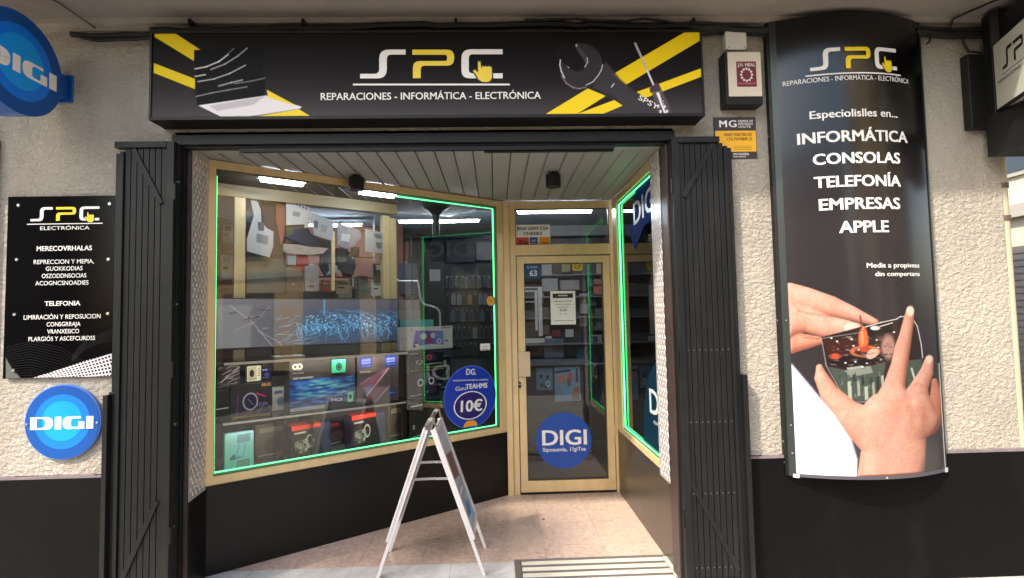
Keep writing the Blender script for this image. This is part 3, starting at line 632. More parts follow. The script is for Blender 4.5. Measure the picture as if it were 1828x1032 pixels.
# ================================================================== SIGNS
# --- main fascia sign box
SX0, SX1, SZ0, SZ1, SW = -1.897, 1.218, 2.676, 3.184, .15
t = thing('fascia_sign', 'long black shop sign with white and yellow logo above the porch opening', 'sign', at(FA, (SX0+SX1)/2, SZ0, SW/2))
MB().box(FA, SX0, SX1, SZ0, SZ1, .002, SW-.004, mat('sign_case_black', (20, 17, 18), .6, spec=.15)).build('box', t, bevel=.003)
def fascia(c):
    Y = c.Y; k = np.clip((Y-105)/105, 0, 1)**1.3
    c.C = np.array([17, 11, 12.])*(1-k[..., None])+np.array([74, 70, 72.])*k[..., None]
    z = lambda x, y: (250+x/3.559, 30+y/3.559); z5 = lambda x, y: (740+x/3.324, 30+y/3.324); z9 = lambda x, y: (960+x/6.093, 60+y/6.093)
    yel = (238, 210, 30); ye2 = (246, 214, 62)
    c.poly([z(92, 100), z(215, 100), z(388, 212), z(345, 215), z(342, 281), z(92, 128)], (226, 198, 30)); c.poly([z(88, 294), z(350, 395), z(349, 460), z(86, 356)], (228, 200, 32))
    # fan of dark pages
    c.poly([z(345, 212), z(770, 195), z(790, 230), z(780, 330), z(795, 400), z(790, 500), z(365, 565), z(355, 500)], (3, 3, 4), .95, 3)
    for (pts, r, col, a) in [([(350, 331), (420, 318), (500, 285), (560, 240)], 1.1, (225, 220, 220), .9), ([(450, 335), (540, 300), (620, 250), (680, 200)], 1.1, (190, 186, 188), .8), ([(350, 379), (415, 368)], 1.0, (220, 220, 222), .9),
                         ([(368, 412), (470, 395), (570, 360), (670, 308)], 1.0, (205, 200, 202), .85), ([(500, 440), (580, 418), (650, 402)], 1.2, (215, 212, 215), .7), ([(600, 425), (700, 410), (792, 390)], .8, (160, 158, 160), .8), ([(357, 506), (450, 485), (560, 465), (680, 445)], .9, (170, 168, 170), .8), ([(540, 250), (595, 203)], .8, (150, 148, 150), .8)]:
        c.pline([z(*p) for p in pts], r*1.25, col, a, 1.4)
    c.poly([z(368, 563), z(800, 500), z(1028, 572), z(1010, 588), z(690, 633), z(512, 634)], (232, 226, 228)); c.poly([z(440, 565), z(795, 503), z(720, 560), z(490, 598)], (196, 192, 198), 1, 3)
    c.poly([z(690, 633), z(1010, 583), z(1028, 575), z(1000, 592), z(780, 633)], (160, 156, 150), .8)
    c.poly([z(805, 463), z(990, 562), z(965, 558), z(812, 512)], ye2); c.poly([z(750, 633), z(1010, 588), z(1085, 633)], ye2)
    # stripes at the right
    c.poly([z5(764, 586), z5(1028, 425), z5(1135, 470), z5(968, 575), z5(1185, 494), z5(1236, 527), z5(1105, 582)], (246, 212, 40))
    c.poly([z5(968, 575), z5(1135, 473), z5(1180, 494)], (40, 32, 34))
    c.poly([z5(1170, 345), z5(1628, 76), z5(1696, 76), z5(1696, 140), z5(1254, 404)], (236, 204, 22)); c.poly([z5(1318, 446), z5(1704, 304), z5(1704, 355), z5(1370, 482)], (238, 206, 34))
    # spanner
    g = (44, 40, 43)
    c.poly([z9(640, 480), z9(740, 300), z9(900, 500), z9(1290, 840), z9(1280, 860), z9(1000, 868), z9(850, 690), z9(600, 590)], (62, 59, 64), .9, 4)
    c.ell(*z9(470, 350), 235/6.093, 245/6.093, (52, 48, 51), 1, 2)
    c.poly([z9(180, 120), z9(400, 110), z9(430, 150), z9(530, 250), z9(540, 300), z9(500, 390), z9(420, 415), z9(340, 375), z9(250, 290), z9(230, 280), z9(190, 250)], (22, 17, 18), 1, 2)
    c.poly([z9(405, 140), z9(440, 130), z9(545, 260), z9(520, 330), z9(480, 260)], (72, 66, 70), 1, 2)
    c.pline([z9(246, 285), z9(240, 340), z9(256, 410), z9(290, 480)], .9, (240, 238, 238), 1, 1); c.pline([z9(260, 460), z9(310, 540), z9(380, 585), z9(450, 600), z9(520, 585)], 1.3, (150, 135, 132), .8, 2)
    c.pline([z9(525, 560), z9(600, 525), z9(655, 460), z9(690, 400), z9(705, 340)], .8, (225, 220, 220), .9, 1); c.pline([z9(538, 265), z9(542, 310), z9(512, 365)], .7, (230, 228, 228), 1, 1)
    c.ell(*z9(420, 128), 1.3, 2, (240, 240, 240)); c.line(*z9(325, 358), *z9(340, 374), .6, (200, 200, 200)); c.line(*z9(828, 545), *z9(802, 582), .8, (240, 240, 240))
    # screwdriver
    c.pline([z9(1060, 108), z9(1085, 165), z9(1120, 240)], 2.0, (176, 170, 176), 1, 1); c.pline([z9(1120, 240), z9(1190, 400), z9(1265, 575)], 1.8, (190, 182, 182), .9, 1); c.line(*z9(1190, 400), *z9(1268, 575), 1.2, (232, 230, 232))
    c.poly([z9(1215, 590), z9(1310, 530), z9(1350, 620), z9(1225, 645)], (70, 60, 68), 1, 2); c.poly([z9(1240, 640), z9(1350, 620), z9(1400, 720), z9(1460, 868), z9(1310, 868)], (88, 84, 92), .9, 3)
    c.line(*z9(1300, 650), *z9(1385, 866), 1.7, (236, 234, 238)); c.line(*z9(1315, 645), *z9(1340, 720), 1.2, (226, 226, 230))
    for p in ((1310, 790), (1335, 848), (1380, 795), (1405, 845)): c.ell(*z9(*p), 2.2, 3, (225, 224, 228))
    for p in ((1360, 735), (1365, 765)): c.ell(*z9(*p), 1.2, 1.6, (200, 200, 205))
picture('printed_face', FA, (SX0+.012, SX1-.012, SZ0+.018, SZ1-.014), SW-.003, 1300, 215, fascia, (20, 16, 17), t)
m = MB()
for a in ((SX0, SX1, SZ0, SZ0+.018), (SX0, SX1, SZ1-.014, SZ1), (SX0, SX0+.012, SZ0+.018, SZ1-.014), (SX1-.012, SX1, SZ0+.018, SZ1-.014)): m.box(FA, *a, SW-.004, SW+.004, SHUT if a[3] < SZ0+.02 else BLKM)
m.build('face_rim', t, bevel=.001)
m = MB(); f = lambda x, y: FA.px(x, y, SW)
spc_logo(m, FA, f, SW-.0010); m.build('logo', t, recalc=False)
m = MB(); textpx(m, FA, 'REPARACIONES - INFORM\u00c1TICA - ELECTR\u00d3NICA', 572.5, 965.5, (178.3, 176.8), 12.6, WLET, SW-.001, .02)
q = FA.px(1170, 192, SW); m.text(FA, 'SPSY', q[0]-.045, q[1]+.018, .030, WLET, width=.125, w=SW-.001, wt=.01, rot=-.52); m.build('lettering', t)

# --- tall curved sign
CPRINT = art_mat('curved_print', .2); CPRINT.node_tree.nodes['Principled BSDF'].inputs['Specular IOR Level'].default_value = .6
t = thing('curved_sign', 'tall black curved advertising panel with printed hands, right of the folded shutter', 'sign', (2.13, -.06, .6))
ZB, ZT = .612, 3.285
m = MB(); n = 28; us = [CX0+(CX1-CX0)*i/n for i in range(n+1)]
# closed curved body
P = [FC.pt(u, z, -.004) for z in (ZB, ZT) for u in us]+[(u, -.002, z) for z in (ZB, ZT) for u in us]; k = n+1
F = [(i, i+1, k+i+1, k+i) for i in range(n)]+[(2*k+i, 2*k+i+1, 3*k+i+1, 3*k+i) for i in range(n)]+[(i, i+1, 2*k+i+1, 2*k+i) for i in range(n)]+[(k+i, k+i+1, 3*k+i+1, 3*k+i) for i in range(n)]+[(0, k, 3*k, 2*k), (n, k+n, 3*k+n, 2*k+n)]
m.add(P, F, BLKM); m.build('body', t)
zz = lambda x, y: (1340+x/2.15, 420+y/2.15)
def hands(c):
    Y = c.Y; X = c.X; k = np.clip((Y-150)/250, 0, 1)[..., None]
    c.C = np.array([6, 4, 5.])*(1-k)+np.array([44, 40, 43.])*k
    k2 = np.clip((Y-640)/200, 0, 1)[..., None]; c.C = c.C*(1-k2)+np.array([52, 50, 54.])*k2
    Z = lambda L: [zz(*p) for p in L]
    SC = lambda chs: [[(zz(x, y)[0], zz(x, y)[1], r/2.15) for x, y, r in ch] for ch in chs]
    # left hand, fingers pinching
    c.hand(SC([[(60, 420, 80), (150, 412, 44), (215, 408, 28), (268, 404, 15)]]), base=(190, 136, 114), hi=(216, 170, 150), lo=(120, 72, 58), k=8)
    c.hand(SC([[(60, 250, 90), (150, 235, 52), (210, 243, 44), (310, 272, 38), (390, 300, 27), (478, 334, 13)]]), k=9)
    c.hand(SC([[(40, 350, 110), (140, 316, 74), (215, 322, 50), (290, 350, 42), (370, 361, 35), (404, 362, 27)]]), k=9)
    c.ell(*zz(388, 356), 14, 9.5, (240, 208, 194), .85, 3, .12); c.pline(Z([(360, 338), (352, 358), (360, 378)]), .6, (190, 132, 112), .5, 2); c.pline(Z([(300, 330), (306, 360), (300, 388)]), .6, (170, 112, 88), .4, 2)
    c.pline(Z([(165, 262), (185, 290), (235, 303), (330, 312)]), 1.3, (150, 94, 74), .55, 4); c.pline(Z([(205, 393), (258, 398), (272, 388)]), 1.2, (110, 60, 44), .6, 4); c.pline(Z([(140, 400), (180, 380), (240, 388)]), 1.4, (150, 92, 70), .5, 5)
    # device: dark circuit block held between the hands
    c.poly(Z([(270, 392), (420, 352), (560, 318), (640, 318), (662, 470), (560, 560), (470, 640), (400, 640), (330, 590), (292, 500)]), (40, 30, 31), 1, 2)
    c.poly(Z([(300, 505), (380, 520), (520, 480), (500, 600), (455, 638), (400, 638), (345, 600)]), (62, 70, 64), 1, 3)
    c.poly(Z([(280, 400), (400, 395), (440, 470), (300, 480)]), (52, 30, 28), 1, 3); c.poly(Z([(300, 480), (360, 462), (450, 470), (520, 455), (520, 485), (430, 510), (340, 505)]), (30, 24, 26), 1, 2)
    c.ell(*zz(433, 398), 9, 20, (206, 98, 54), 1, 4); c.ell(*zz(428, 392), 3, 14, (240, 150, 100), .8, 2); c.ell(*zz(445, 436), 22, 6, (160, 62, 36), 1, 3); c.ring(*zz(440, 446), 24, 9, 1.2, (200, 110, 70), .8, 1.5); c.ell(*zz(325, 465), 9, 5, (196, 72, 42), 1, 3)
    c.line(*zz(420, 310), *zz(432, 366), 1.6, (110, 62, 54)); c.line(*zz(432, 354), *zz(432, 362), 2.0, (220, 130, 90))
    c.poly(Z([(445, 350), (540, 330), (545, 372), (450, 386)]), (24, 22, 24), 1, 2); c.ell(*zz(478, 356), 9, 4, (188, 184, 178), 1, 1.5); c.ell(*zz(468, 454), 13, 8, (196, 164, 148), 1, 2, -.6); c.line(*zz(496, 350), *zz(545, 336), .8, (200, 196, 190))
    c.ell(*zz(528, 428), 12, 22, (190, 150, 138), .75, 6); c.poly(Z([(360, 520), (460, 500), (470, 528), (380, 545)]), (120, 126, 116), .9, 2); c.poly(Z([(368, 508), (430, 500), (430, 508), (372, 518)]), (150, 156, 146), .9, 1.5)
    for i, (x, y) in enumerate([(332, 408), (388, 400), (336, 436), (484, 402), (490, 432), (364, 490), (402, 486), (446, 492), (395, 425), (550, 372), (430, 506), (310, 395), (500, 478), (415, 440)]): c.ell(*zz(x, y), 1.9, 1.3, (238, 234, 230), 1, 1); c.ell(zz(x, y)[0]+1, zz(x, y)[1]+1.6, 2.6, 1., (70, 44, 40), .7, 1)
    for i, (x, y, h, wd) in enumerate([(372, 562, 74, 14), (390, 535, 30, 12), (408, 560, 60, 10), (424, 548, 30, 9), (436, 582, 52, 13), (455, 548, 26, 12), (466, 566, 60, 9), (482, 545, 66, 11), (500, 540, 40, 10)]):
        c.poly(Z([(x, y), (x+wd, y-3), (x+wd+3, y+h-6), (x+3, y+h)]), [(158, 164, 148), (46, 52, 48), (140, 144, 132), (34, 36, 36)][i % 4], .9, 1.5)
    r = np.random.default_rng(8)
    for i in range(70):
        x, y = r.uniform(295, 545), r.uniform(385, 500); a_ = r.uniform(-.3, .3); L_ = r.uniform(4, 20); col = [(110, 62, 48), (88, 80, 76), (20, 16, 18), (150, 140, 132), (70, 30, 26)][r.integers(5)]
        c.line(*zz(x, y), *zz(x+L_*math.cos(a_), y+L_*math.sin(a_)), r.uniform(.4, 1.3), col, .75, 1.2)
    for i in range(40):
        x, y = r.uniform(340, 530), r.uniform(520, 620); c.line(*zz(x, y), *zz(x+r.uniform(-3, 3), y+r.uniform(4, 18)), r.uniform(.3, .9), [(150, 154, 140), (28, 32, 30), (96, 104, 96)][r.integers(3)], .7, 1.2)
    c.pline(Z([(440, 352), (500, 335), (560, 322), (575, 312), (618, 314), (640, 350), (655, 420), (660, 470)]), .7, (226, 222, 218), .95, 1.2); c.pline(Z([(272, 396), (290, 500), (345, 600), (400, 640), (450, 640)]), .6, (176, 170, 164), .8, 1.2); c.pline(Z([(276, 396), (300, 392), (430, 372)]), .5, (180, 176, 172), .7, 1.2)
    c.poly(Z([(600, 480), (660, 475), (640, 560), (600, 590)]), (66, 74, 66), 1, 2); c.pline(Z([(618, 512), (632, 560)]), 1.8, (196, 200, 186), .8)
    # right hand, far fingers first
    c.hand(SC([[(706, 560, 11), (712, 620, 24), (690, 720, 46)]]), base=(180, 112, 88), hi=(212, 156, 132), lo=(104, 54, 40), k=8)
    c.hand(SC([[(686, 478, 17), (674, 530, 27), (640, 600, 38), (600, 680, 60)]]), base=(206, 156, 136), k=8); c.ell(*zz(687, 476), 5, 7, (240, 216, 208), .7, 4)
    # thumb, palm, wrist and index finger as one surface
    c.hand(SC([[(264, 508, 13), (272, 548, 27), (306, 612, 38), (376, 690, 56), (470, 750, 88)], [(612, 288, 15), (606, 330, 21), (594, 390, 25), (584, 430, 30), (570, 500, 32), (554, 570, 41), (540, 650, 72)],
             [(545, 640, 66), (620, 660, 56)], [(640, 610, 44), (640, 700, 84)], [(520, 700, 98), (556, 760, 118), (546, 860, 126), (530, 1060, 138)]]), base=(202, 150, 130), hi=(236, 200, 186), lo=(112, 66, 52), k=14, lx=-.45, ly=-.55)
    c.ell(*zz(613, 291), 6.5, 9, (246, 218, 204), .9, 3); c.pline(Z([(596, 300), (598, 318), (612, 322), (626, 318)]), .5, (190, 130, 108), .5, 2)
    for p in ((584, 424), (578, 436), (588, 414)): c.line(zz(*p)[0]-8, zz(*p)[1]-1, zz(*p)[0]+8, zz(*p)[1]+1, .6, (168, 106, 82), .4, 2)
    for p in ((548, 606), (632, 640)): c.ell(*zz(*p), 14, 8, (240, 196, 172), .45, 14)
    c.pline(Z([(590, 600), (612, 660), (622, 740)]), 3, (158, 96, 70), .28, 14); c.pline(Z([(655, 640), (668, 700), (660, 780)]), 3, (140, 80, 58), .35, 14); c.pline(Z([(500, 610), (470, 655), (420, 690)]), 3, (236, 190, 166), .35, 14)
    c.poly(Z([(770, 620), (722, 740), (668, 880), (640, 960), (800, 960)]), (46, 38, 38), .92, 18)
    # sleeve
    c.poly(Z([(80, 430), (146, 482), (232, 585), (320, 690), (385, 785), (408, 860), (406, 960), (80, 960)]), (222, 222, 236), 1, 2.5)
    c.poly(Z([(60, 540), (170, 570), (300, 720), (350, 800), (330, 990), (60, 990)]), (244, 246, 250), .8, 30); c.pline(Z([(150, 484), (236, 585), (324, 690), (389, 785), (410, 860), (408, 930)]), .8, (190, 176, 190), .6, 3)
    sk = np.clip((c.C[..., 0]-c.C[..., 2]-20)/30, 0, 1); c.mix(.22*sk*vnoise(X/9, Y/14, 4), (158, 90, 72)); c.mix(.16*sk*vnoise(X/2.2, Y/2.2, 3), (110, 60, 46)); c.mix(.04*vnoise(X/1.2, Y/1.2, 3), (0, 0, 0))
picture('printed_face', FC, (CX0+.045, CX1-.012, ZB+.014, ZT), .0, 300, 860, hands, (20, 16, 17), t, m=CPRINT)
m = MB()
def strip(m, u0, u1, v0, v1, w0, w1, mt, n=1):
    for i in range(n):
        a, b = u0+(u1-u0)*i/n, u0+(u1-u0)*(i+1)/n
        P = [FC.pt(u, v, w) for w in (w0, w1) for v in (v0, v1) for u in (a, b)]
        m.add(P, [(0, 2, 3, 1), (4, 5, 7, 6), (0, 1, 5, 4), (2, 6, 7, 3)]+([(0, 4, 6, 2)] if i == 0 else [])+([(1, 3, 7, 5)] if i == n-1 else []), mt)
DKG = mat('dark_anodised', (60, 66, 64), .3, metal=.5)
strip(m, CX0+.012, CX0+.045, ZB, ZT, -.003, .006, DKG); strip(m, CX0, CX0+.012, ZB, ZT, -.004, .0, BLKM); strip(m, CX1-.012, CX1, ZB, ZT, -.003, .005, DKG)
strip(m, CX0+.045, CX1-.012, ZB-.004, ZB+.014, -.02, .004, mat('rim_grey', (92, 90, 100), .35, metal=.4), 20); m.build('edge_trim', t)
m = MB(); strip(m, CX0+.030, CX0+.058, ZB-.008, ZB+.012, .004, .009, ALUP); m.build('corner_cap', t)
m = MB(); strip(m, CX1-.022, CX1+.002, ZB-.006, ZB+.018, .004, .009, ALUP); strip(m, CX1-.018, CX1-.014, ZB+.018, ZB+.62, .002, .004, ALUP); m.build('corner_cap', t)
m = MB()
for z in (.68, .80, 1.5, 2.6): MB().disc(Frame((CX0, 0, 0), (0, -1, 0), (0, 0, 1), (-1, 0, 0)), .02, z, .005, .0, .003, STEEL, 10).build('screw', t)
cc = (CX0+CX1)/2+.03; q = FC.pt(cc, ZB+.005, .004); MB().disc(Frame(q, (1, 0, 0), (0, 0, 1), (0, -1, 0)), 0, 0, .006, 0, .003, STEEL, 10).build('screw', t)
for z in (.74, .9, 1.5): q = FC.pt(CX0+.03, z, .006); MB().disc(Frame(q, (1, 0, 0), (0, 0, 1), (0, -1, 0)), 0, 0, .005, 0, .003, STEEL, 10).build('screw', t)
# logo: from the big sign's logo pixels to the curved face
m = MB(); A0 = FC.px(1433, 131, 0); A1 = FC.px(1607, 129, 0)
zb = FC.px(1463, 126, 0)[1]; ztp = FC.px(1470, 87, 0)[1]; 
f2 = lambda x, y: (A0[0]+.01+(x-630)*(A1[0]-A0[0]-.012)/280, zb+(139.8-y)*(ztp-zb)/51.4)
spc_logo(m, FC, f2, .0042); m.build('logo', t, recalc=False)
m = MB()
def ctext(s, x0, x1, y0, y1, cap, wt):
    a, b = FC.px(x0, y0, .0015), FC.px(x1, y1, .0015); h = FC.px((x0+x1)/2, (y0+y1)/2-cap, 0)[1]-FC.px((x0+x1)/2, (y0+y1)/2, 0)[1]
    m.text(FC, s, (a[0]+b[0])/2, (a[1]+b[1])/2, h, WLET, width=b[0]-a[0], w=.0030, wt=wt)
ctext('REPARACIONES - INFORM\u00c1TICA - ELECTR\u00d3NICA', 1397, 1622, 153, 152, 8.5, .01)
ctext('Especiolislles en...', 1445, 1602, 213, 211, 14, .035)
ctext('INFORM\u00c1TICA', 1423, 1620, 258, 257, 20, .045); ctext('CONSOLAS', 1451, 1607, 295, 293, 19.5, .045); ctext('TELEFON\u00cdA', 1453, 1608, 336, 334, 20, .045)
ctext('EMPRESAS', 1462, 1607, 376, 374, 20.5, .045); ctext('APPLE', 1498, 1587, 416, 415, 21, .045)
ctext('Medis a propivess', 1547, 1641, 476, 480, 8.5, .03); ctext('din compertana', 1562, 1642, 491, 495, 8, .03); m.build('lettering', t)

# --- left service board
bx0, bx1, bz0, bz1 = -2.756, -2.160, 1.262, 2.290
t = thing('service_board', 'glossy black board of white service lists with a woven tube print, left of the shutter', 'sign', at(FA, (bx0+bx1)/2, bz0, .02))
MB().box(FA, bx0, bx1, bz0, bz1, .012, .020, BLKM).box(FA, bx0+.1, bx0+.14, bz0+.1, bz1-.1, 0, .012, BLKM).box(FA, bx1-.14, bx1-.1, bz0+.1, bz1-.1, 0, .012, BLKM).build('panel', t)
z2 = lambda x, y: (x/2.79, 330+y/2.79)
def board(c):
    X, Y = c.X*2.79, (c.Y-330)*2.79
    for i in range(16):
        y0 = 800+i*11; c.pline([z2(30, y0+10), z2(150, y0-22+i*2), z2(300, y0+10+i*3), z2(420, y0+80)], .35, (92, 92, 98), .45, .9)
    for i in range(6): c.pline([z2(360, 880-i*6), z2(420, 820-i*8), z2(500, 785-i*8), z2(575, 775-i*12)], .35, (88, 88, 92), .5, .9)
    c.poly([z2(560, 0), z2(600, 0), z2(600, 420), z2(560, 300)], (40, 36, 38), .5, 6)
    d = c.sdpoly([z2(85, 985), z2(250, 935), z2(430, 875), z2(590, 832), z2(590, 985)]); ins = d < 0
    u = (X-80)/500; top = 975-(X-80)*.295; s = np.clip((Y-top)/(970-top+1), 0, 1)
    a = np.sin(2*math.pi*(X/17-s*2.2)); b = np.sin(2*math.pi*(s*7+X/300)); pat = np.maximum(a, b)
    val = np.clip((pat-.2)*2.2+.35, 0.05, 1)[..., None]*np.array([236, 226, 232.])
    c.C = np.where(ins[..., None], val*.96+4, c.C)
    c.poly([z2(28, 860), z2(28, 990), z2(110, 970), z2(60, 915)], (108, 108, 104), .9, 2)
picture('printed_face', FA, (bx0+.002, bx1-.002, bz0+.002, bz1-.002), .0215, 300, 520, board, (6, 5, 6), t, m=art_mat('gloss_print', .12))
m = MB(); q0, q1 = FA.px(48, 400, .023), FA.px(183, 400, .023); lz0 = FA.px(60, 395, .023)[1]; lz1 = FA.px(75, 370, .023)[1]
f3 = lambda x, y: (q0[0]+(x-630)*(q1[0]-q0[0])/280, lz0+(139.8-y)*(lz1-lz0)/51.4)
spc_logo(m, FA, f3, .023); m.build('logo', t, recalc=False)
m = MB()
for s, x0, x1, y, cap, wt in [('ELECTR\u00d3NICA', 200, 446, 224, 18, .02), ('MERECOVRHALAS', 182, 458, 328, 24, .04), ('REPRECCION Y MEPIA,', 168, 468, 393, 21, .01), ('GUOKKODIAS', 228, 411, 427, 21, .01), ('OSZODDNSOCIAS', 208, 430, 463, 21, .01), ('ACOGNCSNOADIES', 176, 441, 499, 21, .01),
                            ('TELEFONIA', 222, 400, 602, 23, .04), ('LIMRRACI\u00d3N Y REPOSUCION', 118, 501, 668, 22, .01), ('CONSGRRAJA', 232, 401, 704, 21, .01), ('VRANXESICO', 235, 394, 740, 21, .01), ('PLARGI\u00d3S Y ASCEFCURDSS', 142, 474, 776, 21, .01)]:
    a, b = z2(x0, y), z2(x1, y); textpx(m, FA, s, a[0], b[0], (a[1]+.6, a[1]-.6), cap/2.79, WLET, .023, wt)
m.build('lettering', t)
for p in ((93, 102), (547, 95), (84, 373), (541, 371), (73, 646), (538, 641), (67, 925)):
    u, v = FA.px(*z2(*p), .024); MB().disc(FA, u, v, .008, .0215, .028, STEEL, 14).build('screw', t)

# --- round plate
B1, B2, B3 = mat('digi_dark_blue', (0, 76, 158), .35), mat('digi_mid_blue', (0, 118, 235), .35), mat('digi_light_blue', (0, 152, 245), .35)
def digi_letters(m, fr, cu, cv, R, w, mt):
    """four wide capitals, drawn on a 2R disc; units are parts of the radius"""
    S_ = lambda pts: [(cu+R*x, cv+R*y) for x, y in pts]
    D = [(-.85, -.17), (-.85, .17), (-.40, .17), (-.24, .10), (-.24, -.08), (-.40, -.17)]
    Di = [(-.66, -.115), (-.66, .115), (-.52, .115), (-.43, .06), (-.43, -.06), (-.52, -.115)]
    o, i = rounded([(-.85, -.17), (-.85, .17), (-.24, .17, .18), (-.24, -.17, .18)], 6), rounded([(-.67, -.125), (-.67, .125), (-.45, .125, .11), (-.45, -.125, .11)], 6)
    def loop(o, i):
        k = len(o); m.add([fr.pt(*p, w) for p in S_(o)]+[fr.pt(*p, w) for p in S_(i)], [(a, (a+1) % k, k+(a+1) % k, k+a) for a in range(k)], mt)
    loop(o, i)
    m.sheet(fr, S_([(-.19, -.17), (-.02, -.17), (-.02, .17), (-.19, .17)]), w, mt)
    m.sheet(fr, S_(rounded([(.50, .17), (.02, .17, .17), (.02, -.17, .17), (.60, -.17), (.60, .03), (.44, .03), (.44, -.115), (.24, -.115, .06), (.24, .115, .08), (.50, .115)], 6)), w, mt)
    m.sheet(fr, S_([(.65, -.17), (.84, -.17), (.84, .17), (.65, .17)]), w, mt)
u0, v0 = FA.px(110, 754, .03); R = .207
t = thing('round_plate', 'round blue ringed plate with wide white capitals screwed to the wall under the service board', 'sign', at(FA, u0, v0, .02))
MB().disc(FA, u0, v0, R, .004, .022, mat('pale_blue_edge', (90, 130, 210)), 72).disc(FA, u0, v0, R*.975, .022, .025, B1, 72).build('plate', t)
m = MB(); m.disc(FA, u0, v0+.002, R*.73, .025, .0258, B2, 64).disc(FA, u0, v0+.006, R*.535, .0258, .0266, B3, 64); m.build('rings', t)
m = MB(); digi_letters(m, FA, u0, v0-.004, R*.98, .0275, WLET); m.build('lettering', t, recalc=False)
for dx in (-.92, .92): MB().disc(FA, u0+dx*R, v0-.006, .006, .025, .030, STEEL, 12).build('screw', t)

# --- round light sign sticking out of the wall at the top left
FDL = Frame((-2.42, 0, 0), (0, 1, 0), (0, 0, 1), (1, 0, 0))
a, b = FDL.px(43, 125), FDL.px(110, 160)
cy, cz, R = -.347, 2.906, .262
t = thing('round_light_sign', 'round blue double-sided light sign standing out from the wall at the top left', 'sign', at(FDL, cy, cz))
m = MB(); m.disc(FDL, cy, cz, R, -.13, -.004, mat('digi_rim', (60, 110, 190), .35), 72); m.build('drum', t, smooth=True)
m = MB(); m.disc(FDL, cy, cz, R, -.004, 0, B1, 72); m.build('face', t)
m = MB(); m.disc(FDL, cy, cz+.004, R*.73, 0, .0010, B2, 64).disc(FDL, cy, cz+.006, R*.535, .0010, .002, B3, 64).build('rings', t)
m = MB(); digi_letters(m, FDL, cy, cz-.012, R, .003, WLET); m.build('lettering', t, recalc=False)
MB().box(FDL, cy+R*.93, -.012, 2.855, 2.985, -.10, -.02, B1).box(FDL, -.012, -.002, 2.84, 3.0, -.12, .0, B1).build('bracket', t, bevel=.003)

# --- alarm box, junction box, security sign
x0, x1, z0, z1 = 1.372, 1.590, 2.785, 3.085
t = thing('alarm_box', 'black wall box with cream front and dark red label, below the white junction box', 'alarm box', at(FA, (x0+x1)/2, z0, .05))
MB().box(FA, x0, x1, z0-.02, z1, .002, .092, BLKM).build('housing', t, bevel=.004)
a, b = FA.px(1306, 181, .1), FA.px(1359, 95, .1)
MB().box(FA, x0+.014, x1-.006, 2.812, z1-.006, .092, .100, mat('cream_plastic', (216, 206, 186), .45)).build('front_panel', t, bevel=.003)
a, b = FA.px(1316, 155, .1), FA.px(1349, 110, .1)
m = MB(); m.box(FA, a[0], b[0], a[1], b[1], .100, .1012, mat('dark_red_label', (112, 26, 42), .5)); m.build('label', t)
m = MB(); cx = (a[0]+b[0])/2; m.text(FA, 'J.H. MEAL', cx, b[1]-.030, .020, PAPER, width=(b[0]-a[0])*.9, w=.1018, wt=.03); m.text(FA, 'ETRSTMENRDST', cx, a[1]+.012, .012, mat('label_red_text', (200, 120, 125), .5), width=(b[0]-a[0])*.9, w=.1018, wt=.02)
cz_ = (a[1]+b[1])/2-.004
for k in range(12):
    an = 2*math.pi*k/12; m.disc(FA, cx+.032*math.cos(an), cz_+.036*math.sin(an), .0075, .1012, .1018, PAPER, 6)
m.build('lettering', t)
a, b = FA.px(1297, 88, .06), FA.px(1331, 54, .06)
t = thing('junction_box', 'small rounded white junction box above the alarm box', 'junction box', at(FA, (a[0]+b[0])/2, a[1], .03))
MB().prism(FA, rounded([(a[0], a[1], .02), (b[0], a[1], .02), (b[0], b[1], .02), (a[0], b[1], .02)]), .002, .045, WHT).prism(FA, rounded([(a[0]-.004, a[1]-.004, .022), (b[0]+.004, a[1]-.004, .022), (b[0]+.004, b[1]+.004, .022), (a[0]-.004, b[1]+.004, .022)]), .045, .060, WHT).build('case', t, bevel=.004)
for p in ((.012, .012), (-.012, .012), (.012, -.012), (-.012, -.012)):
    MB().disc(FA, (a[0] if p[0] > 0 else b[0])+p[0], (a[1] if p[1] > 0 else b[1])+p[1], .004, .060, .0615, mat('screw_grey', (150, 148, 144), .5), 8).build('screw', t)
a, b = FA.px(1277, 283, .01), FA.px(1349, 209, .01)
t = thing('security_sign', 'black and yellow rectangular security company sign behind the top of the right shutter', 'sign', at(FA, (a[0]+b[0])/2, a[1], .01))
MB().box(FA, a[0], b[0], a[1], b[1], .002, .008, mat('sign_black', (48, 40, 44), .45)).build('plate', t)
c0, c1 = FA.px(1277, 271, .01), FA.px(1349, 233, .01)
MB().box(FA, a[0]+.006, b[0]-.003, c0[1], c1[1], .008, .0088, mat('sign_yellow', (238, 178, 30), .45)).build('yellow_field', t)
m = MB(); textpx(m, FA, 'M', 1284, 1298, 227, 12, WLET, .0095, .05); textpx(m, FA, 'G', 1301, 1315, 227, 12, WLET, .0095, .03)
for i, s_ in enumerate(('EADRIDS CSE', 'ESPECIALISTA', 'UNUTE')): textpx(m, FA, s_, 1318, 1344-4*(i == 2), 218+i*5, 3.6, WLET, .0095, .02)
for i, s_ in enumerate(('IDANT FORCTRE OIC', 'CTG P10 MIDR CE')): textpx(m, FA, s_, 1293+i*4, 1343, 243+i*8, 5.4, mat('sign_brown', (110, 70, 10), .5), .0095, .03)
for y in (261, 264, 267): m.box(FA, *sorted((FA.px(1310, y, .0095)[0], FA.px(1342, y, .0095)[0])), FA.px(1320, y, .0095)[1], FA.px(1320, y, .0095)[1]+.002, .009, .0095, mat('sign_brown', (0, 0, 0)))
